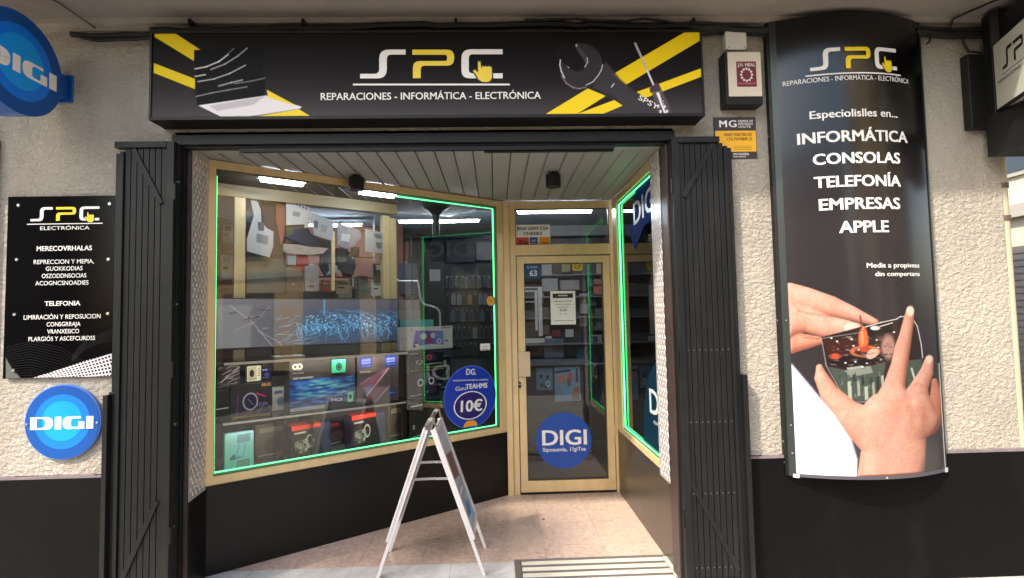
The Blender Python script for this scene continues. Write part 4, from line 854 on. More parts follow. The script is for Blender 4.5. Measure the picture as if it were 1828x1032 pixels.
textpx(m, FA, 'OCO SUCESOS', 1309, 1337, 277, 3.8, WLET, .0095, .02); textpx(m, FA, 'DNE VAANXE', 1309, 1332, 281, 2.6, WLET, .0095, .02); m.build('lettering', t)

# --- black boxes and light sign at the top right
t = thing('wall_housing', 'matt black metal housing fixed to the wall behind the light sign at the top right', 'housing', (2.95, -.03, 2.63))
MB().box(G, 2.872, 3.08, -.058, -.002, 2.628, 3.08, BLK).build('case', t, bevel=.003)
t = thing('box_light_sign', 'black framed light sign with a pale logo face at the top right corner', 'sign', (3.2, -.3, 2.44))
MB().prism(G, [(2.953, -.060), (2.953, -.34), (3.62, -.34), (3.62, -.060)], 2.448, 2.69, BLK).build('lower_case', t, bevel=.003)
MB().prism(G, [(2.975, -.055), (2.955, -.125), (2.975, -.16), (3.62, -.16), (3.62, -.055)], 2.69, 3.30, BLK).prism(G, [(2.976, -.16), (2.86, -.47), (3.05, -.80), (3.62, -.80), (3.62, -.16)], 3.085, 3.24, BLK).build('upper_case', t)
o3 = np.array([2.960, -.14, 0]); d3 = np.array([-.100, -.26, 0]); d3 /= np.linalg.norm(d3)
F3 = Frame(o3, d3, (0, 0, 1), np.cross(d3, (0, 0, 1)))
MB().prism(G, [(2.978, -.15), (2.878, -.41), (3.05, -.78), (3.6, -.78), (3.6, -.15)], 2.70, 3.084, mat('sign_light_box', (150, 148, 140), .5)).build('lamp_body', t)
m = MB(); m.box(F3, .0, .44, 2.705, 3.085, .0, .006, mat('sign_pale_face', (190, 190, 178), .45)).build('face', t)
m = MB(); m.box(F3, .0, .44, 2.690, 2.705, -.004, .010, BLKM).box(F3, -.006, .0, 2.69, 3.09, -.004, .01, BLKM).build('face_rim', t)
a, b = F3.px(1798, 126, .007), F3.px(1810, 118, .007); m = MB()
s_ = .42/280*1.0; f4 = lambda x, y: (.085+(x-642)*.00125, 2.905+(139.8-y)*.0022)
spc_logo(m, F3, f4, .0075, hand=False, white=KLET, line=False); 
m.box(F3, .070, .44, 2.880, 2.884, .006, .0072, mat('sign_grey_print', (110, 110, 100), .5)).text(F3, 'REPARACIONES - INFORM', .03, 2.845, .018, mat('sign_grey_print', (0, 0, 0)), width=.38, w=.0072, al='l', wt=.02); m.build('logo', t, recalc=False)
# ================================================================== SHOP INTERIOR
IW = mat('shop_wall_grey', (120, 116, 114), .85, var=.05, vs=3); IFL = mat('shop_floor_tiles', (96, 88, 82), .35, var=.12, vs=6); ICL = mat('shop_ceiling_paint', (168, 176, 182), .85)
struct(MB().box(G, -3.9, 2.9, 1.72, 5.2, -.10, -.002, IFL).box(G, -3.9, -1.86, .3, 1.72, -.1, -.002, IFL).box(G, 1.2, 2.9, .3, 1.72, -.1, -.002, IFL).build('shop_floor'))
struct(MB().box(G, -3.9, 2.9, .245, 5.2, 2.70, 2.80, ICL).build('shop_ceiling'))
iw = thing('shop_interior_wall', 'grey rear wall of the shop behind the hanging accessories, with a terracotta side', 'wall', (-.5, 5.1, 0))
MB().box(G, -3.9, 2.9, 4.62, 4.72, -.002, 2.70, mat('dark_display_wall', (80, 78, 80), .7, var=.1, vs=3)).build('rear_wall', iw)
MB().box(G, -3.9, -3.8, .3, 4.62, -.002, 2.70, TERRA).build('terracotta_wall', iw)
MB().box(G, 2.8, 2.9, .3, 4.62, -.002, 2.70, IW).build('side_wall', iw)
pt_ = thing('partition_wall', 'terracotta partition behind the hanging goods at the left of the big window', 'wall', (-2.2, 3.5, 0))
MB().box(G, -3.4, -1.12, 3.45, 3.53, 0, 2.70, TERRA).build('wall_face', pt_)
# light tubes: two strips over the display, one long tube in the shop
def tube_light(label, fr, p, q, w, th=.03):
    t = thing('tube_light', label, 'light', at(fr, *((p[0]+q[0])/2, p[1]), w))
    MB().box(fr, p[0]-.02, q[0]+.02, p[1]+.012, p[1]+.030, w-th*.7, w+th*.7, WHT).build('fitting', t, bevel=.002)
    MB().prism(Frame(fr.pt(p[0], p[1], w), fr.w, fr.v, -fr.u if False else np.cross(fr.w, fr.v)), [(-th/2, .011), (-th/2, .0), (-th*.3, -.010), (th*.3, -.010), (th/2, .0), (th/2, .011)], 0, 0, LEDW) if False else None
    MB().box(fr, p[0], q[0], p[1]-.010, p[1]+.011, w-th/2, w+th/2, LEDW).build('tube', t, bevel=.004)
off = -.22
a, b = FL.px(466, 318, off), FL.px(540, 326, off); tube_light('short white light strip over the display, the left one in the big window', FL, (a[0], 2.56), (b[0], 2.56), off, .045)
a, b = FL.px(642, 343, off), FL.px(703, 350, off); tube_light('short white light strip over the display, beside the black porch spotlight', FL, (a[0], 2.56), (b[0], 2.56), off, .045)
tube_light('long white ceiling tube deep in the shop, behind the right part of the big window', Frame((0, 2.42, 0), (1, 0, 0), (0, 0, 1), (0, -1, 0)), (-.98, 2.56), (-.16, 2.56), 0, .04)
tube_light('short ceiling tube added to brighten the shop, hidden high behind the display beam', Frame((0, 2.9, 0), (1, 0, 0), (0, 0, 1), (0, -1, 0)), (-2.6, 2.62), (-1.5, 2.62), 0, .05)  # extra lamp added to lift the dim interior
struct(MB().box(FL, .0, LL-.03, 2.592, 2.66, -.9, -.05, mat('display_ceiling', (112, 96, 80), .7)).build('display_ceiling'))
# display frame of posts and beam behind the goods
df = thing('post_and_beam_stand', 'champagne metal posts and top beam standing behind the goods of the big window', 'display frame', at(FL, .8, .55, -.62))
o_ = -.62
def pxb(m, x0, x1, zb, zt, w, th, mt, y=500):
    a, b = FL.px(x0, y, w)[0], FL.px(x1, y, w)[0]; m.box(FL, a, b, zb, zt, w-th, w, mt)
m = MB(); pxb(m, 418, 438, .55, 2.54, o_, .05, BEIGE, 430); m.build('post', df, bevel=.002)
m = MB(); pxb(m, 684, 696, .55, 2.48, o_, .06, BEIGE, 450); pxb(m, 697, 708, .55, 2.46, o_+.01, .05, BEIGE, 450); m.build('post', df, bevel=.002)
a, b = FL.px(388, 330, o_), FL.px(700, 366, o_); MB().box(FL, a[0]-.3, b[0]+.05, 2.50, 2.60, o_-.05, o_+.004, mat('shaded_beam_metal', (160, 138, 100), .45)).build('beam', df, bevel=.002)  # beam colour darker than the posts: shade at the top put into the metal
# display base and shelves
db = thing('plinth_stand', 'grey brown plinth and backing boards of the big window display', 'display stand', at(FL, .8, .30, -.3))
GB = mat('grey_brown_board', (104, 94, 86), .6, var=.08, vs=4)
MB().box(FL, .0, 1.66, .40, .570, -.60, -.055, GB).build('plinth', db)
MB().box(FL, .02, .40, .57, 1.27, -.60, -.575, mat('charcoal_board', (44, 42, 44), .6)).box(FL, .40, 1.62, .57, 1.27, -.60, -.575, GB).box(FL, .40, .43, .57, 1.27, -.575, -.40, GB).build('backing_board', db)
gs = thing('glass_shelves', 'two clear glass shelves with upright dividers carrying the boxed goods', 'shelf', at(FL, .8, .57, -.3))
for z in (.905, 1.292):
    MB().box(FL, .04, 1.44 if z < 1 else 1.90, z, z+.007, -.44, -.065, SHELFG).build('shelf', gs)
for x0 in (572, 722): pass
for u in (.46, .66, 1.40):
    MB().box(FL, u, u+.006, .571, .904, -.43, -.07, SHELFG).build('divider', gs)
MB().box(FL, 1.545, 1.549, .58, 2.3, -.30, -.285, SHELFG).build('divider', gs)

SL = MB().box(FL, .10, 1.40, 1.274, 1.291, -.075, -.071, ALU).box(FL, .10, 1.38, .890, .904, -.075, -.071, ALU)
t = thing('shelf_fill_light', 'thin strips added to light the boxed goods from under the glass shelves', 'light', at(FL, .8, 1.28, -.09))  # added fill light for the boxed goods, screened in front by the lip
MB().box(FL, .10, 1.40, 1.284, 1.291, -.105, -.075, WHT).box(FL, .12, 1.38, 1.280, 1.284, -.10, -.08, STRIPL).build('strip', t); SL.build('lip', t)
MB().box(FL, .10, 1.38, .897, .904, -.105, -.075, WHT).box(FL, .12, 1.36, .893, .897, -.10, -.08, STRIPL).build('lower_strip', t)
# ---- boxed goods. art painted in 0..100 x 0..100 across the front
def goods(name, label, cat, xl, xr, zb, h, off, dep, side, fn, bg=(40, 38, 42), y=700, top=None, nx=70, group=None, tilt=0, fr=FL):
    a, b = fr.px(xl, y, off)[0], fr.px(xr, y, off)[0]
    t = thing(name, label, cat, at(fr, (a+b)/2, zb, off-dep/2), group)
    m = MB(); m.box(fr, a, b, zb, zb+h-.001, off-dep, off-.0012, side)
    if top: m.box(fr, a, b, zb+h-.001, zb+h, off-dep, off-.0012, top)
    m.build('carton', t, bevel=.001)
    ny = int(nx*h/(b-a)) if b > a else nx
    picture('printed_front', fr, (a+.001, b-.001, zb+.001, zb+h-.001), off, nx, max(ny, 20), fn, bg, t, m=PAPERART, local=True)
    return t, (a, b)
def tx(t, fr, s, ab, px_, py_, wfrac, h, zb, H, off, mt, wt=.02):
    m = MB(); a, b = ab; m.text(fr, s, a+(b-a)*px_, zb+H*py_, h, mt, width=(b-a)*wfrac, w=off+.0006, wt=wt); m.build('lettering', t)
OR = mat('orange_print', (250, 190, 90), .5); CK = mat('carton_black', (26, 24, 28), .5); CW = mat('carton_white', (214, 214, 210), .5); CB = mat('carton_navy', (44, 46, 82), .5); CR = mat('carton_red', (196, 58, 40), .45)
ZS = .9125
def art_watch(c):
    c.poly([(20, 30), (90, 30), (95, 95), (15, 95)], (34, 26, 58), .9, 12); c.ring(46, 52, 17, 24, 1.6, (190, 180, 225), 1, 1.5); c.ell(46, 52, 15, 21, (22, 22, 60), 1, 2)
    c.pline([(40, 44), (46, 52), (52, 62)], .8, (150, 150, 220)); c.line(62, 30, 82, 40, 2.4, (200, 50, 90)); c.line(17, 34, 13, 92, 2, (120, 40, 120), .8); c.pline([(62, 90), (75, 72), (85, 60), (100, 85)], 1.5, (150, 140, 160), .6, 3)
    for i in range(5): c.line(64+i*5, 58, 63+i*5, 70-i, 1, (150, 160, 220), .8)
t, ab = goods('boxed_watch', 'black and purple watch box with orange figures on the middle shelf, at far left', 'box', 412, 486, ZS, .225, -.12, .12, CK, art_watch, y=740)
tx(t, FL, '68.8S', ab, .85, .90, .24, .022, ZS, .225, -.12, OR, .04); tx(t, FL, 'JEEPINO CLEATROLIT', ab, .5, .02, .9, .014, ZS, .225, -.12, OR, .04)
def art_mon(c):
    c.C[:] = (66, 62, 62); m_ = (c.Y > 38)[..., None]; blue = np.array([40, 90, 190.])*(1-c.X[..., None]/220)+np.array([30, 60, 60.])*(c.X[..., None]/220)
    n = vnoise(c.X/16+c.Y/5, c.Y/4-c.X/20, 5)[..., None]*.8+vnoise(c.X/9+c.Y/4, c.Y/3-c.X/12, 6)[..., None]*.35; bb = blue*(.45+n)+np.array([60, 80, 90.])*n**3
    bb = bb*np.clip(1.25-((c.X-50)/75)**2-((c.Y-66)/60)**2, .2, 1.2)[..., None]
    c.C = np.where(m_, bb, c.C); c.poly([(0, 80), (30, 76), (100, 78), (100, 92), (0, 92)], (26, 26, 48), .5, 10); c.poly([(0, 93), (52, 92), (52, 100), (0, 100)], (205, 210, 215)); c.poly([(52, 90), (100, 90), (100, 100), (52, 100)], (58, 66, 66), 1, 1)
    c.ring(8, 12, 3.4, 4.5, 1., (230, 230, 228)); c.ring(14, 12, 3.4, 4.5, 1., (230, 230, 228)); c.ell(68, 10, 7, 9, (30, 28, 30), 1, 3)
    c.poly([(88, 72), (97, 71), (97, 92), (88, 93)], (120, 205, 160)); c.ell(92.5, 82, 2.4, 4.5, (24, 60, 44))
    for i in range(30):
        x = rng.uniform(5, 90); y = rng.uniform(42, 78); c.line(x, y, x+rng.uniform(10, 26), y-rng.uniform(2, 7), .22, (120, 190, 240), .5, .6)
t, ab = goods('boxed_monitor', 'large dark monitor box with a glowing blue picture on the middle shelf', 'box', 517, 634, ZS, .36, -.14, .16, mat('carton_grey', (70, 66, 66), .5), art_mon, nx=150, y=730)
tx(t, FL, 'FOM st 5ASIS', ab, .12, .74, .16, .009, ZS, .36, -.14, WLET); tx(t, FL, 'DEEP.XINSWWERT', ab, .2, .63, .3, .014, ZS, .36, -.14, WLET, .03); tx(t, FL, '04C9', ab, .70, .12, .18, .024, ZS, .36, -.14, WLET, .03); tx(t, FL, 'NQUZCDMICAS', ab, .70, .23, .18, .010, ZS, .36, -.14, WLET)
def art_green(c): c.C[:] = (70, 205, 150); c.ell(50, 52, 22, 30, (24, 60, 50)); c.ring(50, 52, 12, 18, 1.5, (90, 140, 120)); c.ell(70, 14, 4, 4, (180, 240, 215))
t, ab = goods('boxed_watch', 'small mint green box with a dark oval, clipped in front of the monitor box', 'box', 593, 617, 1.165, .098, -.115, .02, mat('mint_card', (80, 205, 155), .5), art_green, nx=40, y=655)
def art_tab(c):
    c.C[:] = (78, 70, 72)
    c.poly([(5, 62), (72, 30), (76, 34), (22, 84), (20, 96), (50, 98), (78, 70)], (120, 74, 96), .9, 3); c.poly([(5, 58), (40, 42), (74, 30), (60, 50), (24, 84)], (140, 96, 122), .8, 3); c.poly([(18, 70), (38, 56), (34, 74), (20, 86)], (130, 130, 190), .7, 6); c.poly([(30, 60), (60, 42), (40, 72)], (160, 66, 96), .6, 5)
    c.line(22, 84, 75, 32, .9, (226, 214, 230)); c.line(42, 98, 78, 68, .6, (200, 180, 200)); c.line(5, 62, 30, 47, .5, (190, 160, 180), .8)
    for x in (6, 66): c.poly([(x, 2), (x+29, 1), (x+29, 28), (x, 30)], (34, 52, 130)); c.poly([(x+4, 10), (x+25, 9), (x+25, 19), (x+4, 20)], (110, 120, 200)); c.line(x+6, 15, x+22, 15, .8, (40, 50, 130)); c.line(x+4, 24, x+26, 23.5, .7, (110, 130, 200))
    c.poly([(74, 78), (94, 76), (94, 90), (74, 92)], (44, 62, 140))
t, ab = goods('boxed_tablet', 'grey tablet box with a purple folded device and two blue labels', 'box', 638, 712, ZS, .375, -.14, .14, mat('carton_grey', (0, 0, 0)), art_tab, nx=110, y=720)
tx(t, FL, 'OSAINISO', ab, .2, .62, .26, .013, ZS, .375, -.14, WLET, .04); tx(t, FL, 'WATCH', ab, .84, .15, .14, .011, ZS, .375, -.14, WLET)
def art_watch2(c):
    c.C[:] = (22, 20, 24); c.poly([(42, 2), (72, 0), (80, 45), (44, 50)], (62, 40, 50)); c.ring(58, 28, 7, 11, 1.6, (220, 90, 70)); c.ring(30, 52, 9, 9, .9, (220, 220, 225)); c.ell(22, 78, 8, 12, (60, 60, 60), .8, 2); c.ell(36, 80, 7, 9, (52, 52, 54), .8, 2)
    c.line(46, 66, 94, 64, 1.6, (230, 225, 220)); c.ring(54, 82, 4, 5, 1.2, (160, 200, 70)); c.line(62, 83, 86, 82, 1.4, (150, 190, 80)); c.line(3, 6, 24, 6, 1.6, (225, 225, 225)); c.line(0, 98, 100, 96, 1.5, (170, 200, 80), .8)
t, ab = goods('boxed_watch', 'small black watch box with a red ring standing on the earphone box', 'box', 730, 792, 1.125, .150, -.14, .10, CK, art_watch2, nx=80, y=650)
def art_ear(c):
    c.C[:] = (28, 24, 28); c.poly([(24, 14), (90, 10), (92, 88), (28, 90)], (62, 38, 66), .95, 4); c.poly([(26, 16), (90, 12), (90, 40), (26, 44)], (60, 62, 90), .7, 14)
    for x, y in ((38, 44), (74, 40)): c.ring(x, y, 8, 12, 2.0, (215, 220, 238), 1, 1); c.ell(x, y, 5, 8, (30, 20, 40))
    c.line(56, 36, 56, 52, 1, (180, 160, 200)); c.ell(60, 82, 3, 3, (190, 130, 170)); c.line(4, 92, 40, 90, 1, (200, 195, 190)); c.line(62, 92, 62, 72, .6, (190, 190, 190), .6)
t, ab = goods('boxed_earphones', 'dark purple earphone box showing two white rings, under the small black watch box', 'box', 730, 784, ZS, .210, -.14, .10, CK, art_ear, nx=80, y=700)
def art_blk(c): c.C[:] = (22, 20, 22); c.line(8, 12, 42, 10, 1.8, (225, 225, 225)); c.poly([(12, 60), (18, 60), (18, 72), (12, 72)], (160, 160, 160)); c.line(6, 93, 60, 84, 1., (200, 200, 205)); c.ell(74, 40, 12, 20, (60, 56, 54), .7, 8)
t, ab = goods('boxed_gadget', 'plain black upright box on the display floor behind the sandwich board top', 'box', 730, 786, .572, .31, -.14, .12, CK, art_blk, nx=60, y=760)
def art_cons(c):
    c.C[:] = (44, 36, 38); c.poly([(0, 0), (100, 0), (100, 9), (0, 14)], (196, 60, 42), 1, 2); c.line(12, 22, 46, 19, 1.8, (235, 230, 228))
    r = np.random.default_rng(4)
    for i in range(26):
        x, y = r.uniform(12, 62), r.uniform(46, 78); c.ring(x, y, r.uniform(2, 6), r.uniform(2.5, 7), .8, tuple(np.array([200, 186, 176])*r.uniform(.5, 1.1)), .9)
    c.ring(62, 48, 12, 17, 2, (200, 190, 184)); c.ell(50, 70, 4, 5, (240, 236, 230), .9, 3)
for (xl, xr, lab, zz_) in [(520, 573, 'red topped console box right of the pale blue box', .24), (628, 672, 'red topped console box beside the plain black upright box', .26)]:
    a_ = FL.px(xl, 800, -.14)[0]; b_ = FL.px(xr, 800, -.14)[0]
    t, ab = goods('boxed_console', lab, 'box', xl, xr, .572, zz_, -.14, .16, CB, art_cons, top=CR, nx=90, y=790, group='console boxes with red tops')
    tx(t, FL, 'BOX DEROXX', ab, .3, .76, .4, .012, .572, zz_, -.14, WLET, .03)
    MB().box(FL, ab[1]+.002, ab[1]+.075, .572, .572+zz_*.98, -.22, -.15, CB).build('side_flap', t)
def art_blue(c):
    c.C[:] = (140, 186, 205); c.mix(np.clip((c.Y-20)/160, 0, .5), (90, 160, 200)); c.poly([(42, 4), (88, 3), (88, 24), (42, 26)], (110, 140, 150)); c.poly([(42, 72), (86, 70), (86, 98), (42, 99)], (96, 122, 134))
    c.pline([(50, 30), (40, 56), (20, 68), (64, 64), (70, 30)], 1.4, (90, 130, 160), .9, 2); c.poly([(16, 64), (32, 52), (36, 62), (60, 60), (20, 70)], (60, 84, 110), .9, 2)
    for i in range(5): c.line(46, 78+i*4, 82, 77+i*4, .8, (180, 200, 205), .6)
t, ab = goods('boxed_stand', 'pale blue box with a folding stand drawing in the lower left corner of the window', 'box', 401, 453, .572, .250, -.12, .06, mat('carton_pale_blue', (140, 186, 205), .5), art_blue, nx=60, y=800)
def art_sw(c): c.C[:] = (186, 182, 160); c.poly([(4, 8), (70, 4), (70, 92), (6, 96)], (150, 146, 128)); c.ell(34, 48, 17, 24, (40, 38, 36)); [c.poly([(78+9*(i % 2), 14+i//2*15), (84+9*(i % 2), 14+i//2*15), (84+9*(i % 2), 23+i//2*15), (78+9*(i % 2), 23+i//2*15)], (70, 66, 60)) for i in range(8)]
t, ab = goods('boxed_dial', 'small cream box with a dark oval window under the wide television', 'box', 441, 466, 1.145, .105, -.20, .05, mat('cream_card', (190, 186, 166), .5), art_sw, nx=50, y=660)
def art_mag(c):
    c.C[:] = (40, 34, 38); r = np.random.default_rng(9)
    for i in range(26):
        x, y = r.uniform(-10, 80), r.uniform(0, 100); c.line(x, y, x+r.uniform(20, 60), y-r.uniform(-6, 40), r.uniform(.4, 1.4), tuple(np.array([190, 176, 182])*r.uniform(.5, 1.1)), .8, 1)
t, ab = goods('magazine_stack', 'dark stack of magazines with pale streaks at the left end of the middle shelf', 'magazines', 388, 428, 1.12, .145, -.16, .1, CK, art_mag, nx=60, y=670)
def art_b2(c): c.C[:] = (20, 18, 20); c.line(0, 62, 100, 60, 1.6, (205, 200, 200)); c.line(0, 2, 90, 0, 1, (80, 76, 80))
t, ab = goods('boxed_gadget', 'black box with one white line at the left end of the middle shelf', 'box', 386, 409, ZS, .20, -.14, .15, CK, art_b2, nx=40, y=720)
def art_white(c):
    c.C[:] = (206, 208, 204); c.poly([(0, 0), (14, 0), (14, 100), (0, 100)], (176, 174, 172)); c.line(14, 0, 14, 100, .5, (150, 150, 150))
    P = [(28, 16), (83, 22), (84, 84), (70, 80), (55, 76), (40, 82), (26, 90), (23, 88)]; c.poly(P, (92, 84, 170)); c.poly([(60, 20), (82, 23), (83, 82), (66, 78)], (110, 140, 200), .8, 12); c.ell(54, 52, 8, 22, (170, 50, 100), .7, 10); c.ell(40, 30, 10, 14, (96, 90, 190), .6, 10)
    c.ell(43, 42, 6, 14, (206, 206, 222)); c.ell(61, 40, 4.4, 12, (200, 206, 226)); c.ring(73, 66, 4, 9, 1.2, (190, 200, 230)); c.line(82, 24, 83, 82, .8, (235, 238, 245)); c.ell(29, 70, 2, 6, (50, 40, 80)); c.ell(30, 82, 4, 8, (226, 224, 232)); c.ell(27, 84, 2, 5, (40, 36, 60)); c.ell(88, 66, 3, 6, (130, 110, 140)); c.ring(20, 12, 1.6, 4, .6, (150, 150, 150))
    c.line(3, 50, 11, 50, .8, (120, 120, 120)); c.line(3, 88, 11, 88, .8, (140, 140, 140))
t, ab = goods('boxed_tablet', 'wide white tablet box with a purple screen picture in the middle of the window', 'box', 714, 808, 1.300, .187, -.10, .05, CW, art_white, nx=150, y=600)
tx(t, FL, 'SAINUSUNU', ab, .86, .90, .19, .012, 1.300, .187, -.10, KLET, .05)
def art_teal(c): c.C[:] = (84, 152, 150); c.line(10, 60, 90, 50, 3, (120, 186, 182), .6, 4); [c.ring(14+i*13, 66, 3, 12, 1, (140, 200, 196), .8) for i in range(6)]
goods('boxed_gadget', 'flat teal box standing just behind the wide white tablet box', 'box', 714, 774, 1.300, .245, -.24, .04, mat('carton_teal', (84, 150, 148), .5), art_teal, nx=50, y=575)
def art_gr(c): c.C[:] = (132, 130, 128); c.poly([(0, 50), (100, 50), (100, 100), (0, 100)], (150, 156, 156))
goods('boxed_gadget', 'grey white box standing behind the flat teal box', 'box', 712, 750, 1.300, .330, -.36, .05, mat('carton_mid_grey', (140, 140, 140), .5), art_gr, nx=30, y=550)
def art_gr2(c): c.C[:] = (120, 112, 106); c.poly([(46, 50), (82, 50), (82, 90), (46, 90)], (84, 80, 78))
goods('boxed_gadget', 'grey box with a small dark window at the back, above the grey white box', 'box', 712, 749, 1.300, .42, -.46, .05, mat('carton_grey_b', (112, 106, 102), .5), art_gr2, nx=30, y=550)
for i, (xl, xr, zb, h, off, mt, lab) in enumerate([(456, 512, .572, .25, -.34, GB, 'grey brown carton on the display floor right of the pale blue box'), (486, 516, ZS, .16, -.30, CW, 'white carton behind the black and purple watch box'), (578, 622, .572, .20, -.40, CK, 'black carton set back between the two red topped console boxes'),
        (694, 726, .572, .28, -.30, mat('carton_taupe', (120, 104, 92), .6), 'taupe carton right of the second red topped console box'), (466, 484, 1.145, .08, -.30, CB, 'navy carton right of the small cream box under the television'), (786, 806, ZS, .30, -.34, CK, 'black carton behind the right end of the middle shelf')]):
    def art_m(c, i=i): c.C[:] = [(104, 94, 86), (190, 188, 184), (30, 28, 32), (116, 100, 90), (44, 46, 90), (26, 24, 28)][i]; c.poly([(12, 12), (60, 10), (60, 24), (12, 26)], [(150, 140, 128), (90, 110, 150), (170, 60, 50), (180, 170, 150), (150, 160, 210), (160, 160, 160)][i]); c.ell(54, 62, 26, 22, [(80, 72, 66), (120, 130, 150), (70, 66, 72), (90, 76, 70), (80, 90, 150), (60, 60, 66)][i], 1, 6); c.line(10, 90, 70, 88, 1.5, (200, 200, 196), .7)
    goods('carton_box', lab, 'box', xl, xr, zb, h, off, .10, mt, art_m, nx=40, y=740)
# ---- television with a blue fibre picture
tu0, tu1 = FL.px(386, 575, -.24)[0]-.25, FL.px(712, 580, -.24)[0]; tz0, tz1 = 1.365, 1.72
t = thing('television', 'very wide black television showing blue glowing fibres across the big window', 'television', at(FL, (tu0+tu1)/2, tz0, -.26))
MB().box(FL, tu0, tu1, tz0, tz1, -.29, -.2415, mat('screen_bezel', (30, 30, 34), .35)).build('casing', t, bevel=.004)
def tv(c):
    X, Y = c.X, c.Y; k = np.clip((X-430)/240, 0, 1)[..., None]; c.C = np.array([84, 82, 88.])*(1-k)+np.array([44, 52, 66.])*k; g = np.clip(1-(Y-528)/40, 0, 1)[..., None]; c.C = c.C*(1-.35*g)+np.array([120, 108, 112.])*.35*g
    c.poly([(388, 545), (450, 545), (447, 622), (388, 624)], (112, 110, 112), .6, 6); c.poly([(500, 548), (540, 548), (540, 600), (500, 600)], (96, 74, 62), .5, 8)
    c.ell(610, 585, 80, 26, (38, 74, 112), .55, 30); r = np.random.default_rng(2)
    for i in range(90):   # curling threads
        x, y = r.uniform(520, 700), 565+r.uniform(0, 22)+.05*abs(610-560); P = [(x, y)]; a = r.uniform(.6, 2.4)
        for j in range(int(r.uniform(4, 10))): a += r.uniform(-.7, .7); x += 3.2*math.cos(a); y += 3.4*abs(math.sin(a)); P.append((x, min(y, 618)))
        c.pline(P, .35, tuple(np.array([96, 178, 228])*r.uniform(.6, 1.1)), .75, .8)
    for i in range(60):
        x, y = r.uniform(560, 712), 552+r.uniform(0, 14); c.line(x, y, x+r.uniform(20, 60), y+r.uniform(2, 26), .3, tuple(np.array([70, 130, 180])*r.uniform(.6, 1.2)), .6, .8)
    for i in range(26): x, y = r.uniform(490, 560), r.uniform(560, 614); c.line(x, y, x+r.uniform(8, 26), y-r.uniform(-2, 8), .4, (120, 168, 196), .55, .9)
    for i in range(150): c.ell(r.uniform(545, 705), r.uniform(562, 592), .8, .8, (150, 214, 246), .9, 1)
    c.pline([(410, 545), (450, 575), (495, 628)], .8, (150, 140, 138), .7, 1.5); c.pline([(480, 548), (455, 575), (420, 590)], 1, (130, 120, 118), .6, 2); c.pline([(460, 590), (500, 612), (502, 620)], .5, (180, 170, 168), .6, 1)
    c.pline([(579, 531), (579, 560)], 1.2, (70, 150, 200), .8, 2); c.line(579, 531, 592, 532, 1, (160, 200, 220), .8)
    r2 = np.random.default_rng(11)
    for i in range(22): x, y = 448+r2.normal(0, 14), 566+r2.normal(0, 10); c.line(x, y, x+r2.uniform(-20, 20), y+r2.uniform(-6, 4), r2.uniform(.4, 1.6), tuple(np.array([130, 120, 120])*r2.uniform(.3, 1.3)), .6, 2)
picture('screen', FL, (tu0+.01, tu1-.008, tz0+.012, tz1-.008), -.2405, 620, 140, tv, (60, 60, 66), t, m=SCREEN)
a = FL.px(490, 630, -.2)[0]; b = FL.px(542, 630, -.2)[0]
MB().box(FL, a, b, 1.2995, 1.307, -.30, -.16, WHT).box(FL, (a+b)/2-.04, (a+b)/2+.04, 1.307, 1.37, -.285, -.26, BLK).build('foot', t, bevel=.002)

# ---- goods hanging or standing behind, at the top of the window
def hang(name, label, cat, pts, off, mt, th=.012, smooth=False, marks=None, group=None):
    P = [FL.px(x, y, off) for x, y in pts]; cu = sum(p[0] for p in P)/len(P); zt = min(p[1] for p in P)
    t = thing(name, label, cat, at(FL, cu, zt, off-.01), group)
    m = MB(); m.prism(FL, P, off-th, off, mt); m.build('body', t, bevel=.003)
    if marks:
        m = MB()
        for (q, mk) in marks: m.prism(FL, [FL.px(x, y, off) for x, y in q], off+.0006, off+.0016, mk)
        m.build('printed_marks', t)
    return t
zA = lambda x, y: (330+x/3.823, 270+y/3.823)
PK = mat('pale_card', (186, 182, 176), .6, var=.06, vs=10); PKW = mat('pale_grey_card', (150, 148, 146), .6, var=.08, vs=12); NAVY = mat('navy_cloth', (40, 46, 64), .8, var=.15, vs=14); OLIV = mat('olive_cloth', (84, 84, 60), .8, var=.1, vs=12); MAROON = mat('maroon_board', (66, 34, 34), .7, var=.1, vs=4); RED = mat('red_cloth', (150, 40, 34), .7, var=.1, vs=10); SLATE = mat('slate_board', (72, 80, 92), .6, var=.1, vs=3); PURC = mat('mauve_film', (136, 128, 132), .35, var=.2, vs=16); DG = mat('dark_grey_board', (46, 46, 50), .6)
MK = mat('faint_grey_print', (128, 124, 122), .6); MD = mat('dark_print', (84, 82, 86), .6)
Z = lambda L: [zA(*p) for p in L]
hang('backing_panel', 'dark maroon panel hanging behind the pale packs in the upper left of the window', 'panel', Z([(515, 300), (690, 355), (690, 700), (660, 740), (590, 740), (530, 560)]), -.74, MAROON)
hang('backing_panel', 'narrow terracotta panel next to the dark maroon one in the upper left of the window', 'panel', Z([(625, 340), (694, 355), (690, 560), (655, 640), (620, 470)]), -.71, mat('terracotta_panel', (150, 84, 62), .7))
hang('backing_panel', 'tall slate panel below the pale shirt-shaped pack', 'panel', Z([(425, 690), (600, 735), (690, 700), (690, 970), (420, 970)]), -.74, mat('slate_green_board', (92, 94, 84), .6, var=.1, vs=3))
hang('hanging_pack', 'large pale folded pack with a grey picture hanging at the upper left', 'pack', Z([(440, 290), (480, 300), (520, 400), (522, 480), (560, 525), (606, 548), (604, 650), (580, 724), (424, 684), (422, 600), (470, 440)]), -.66, PK, marks=[(Z([(490, 560), (570, 580), (565, 640), (488, 620)]), MK), (Z([(497, 480), (545, 490), (540, 545), (500, 540)]), MD)])
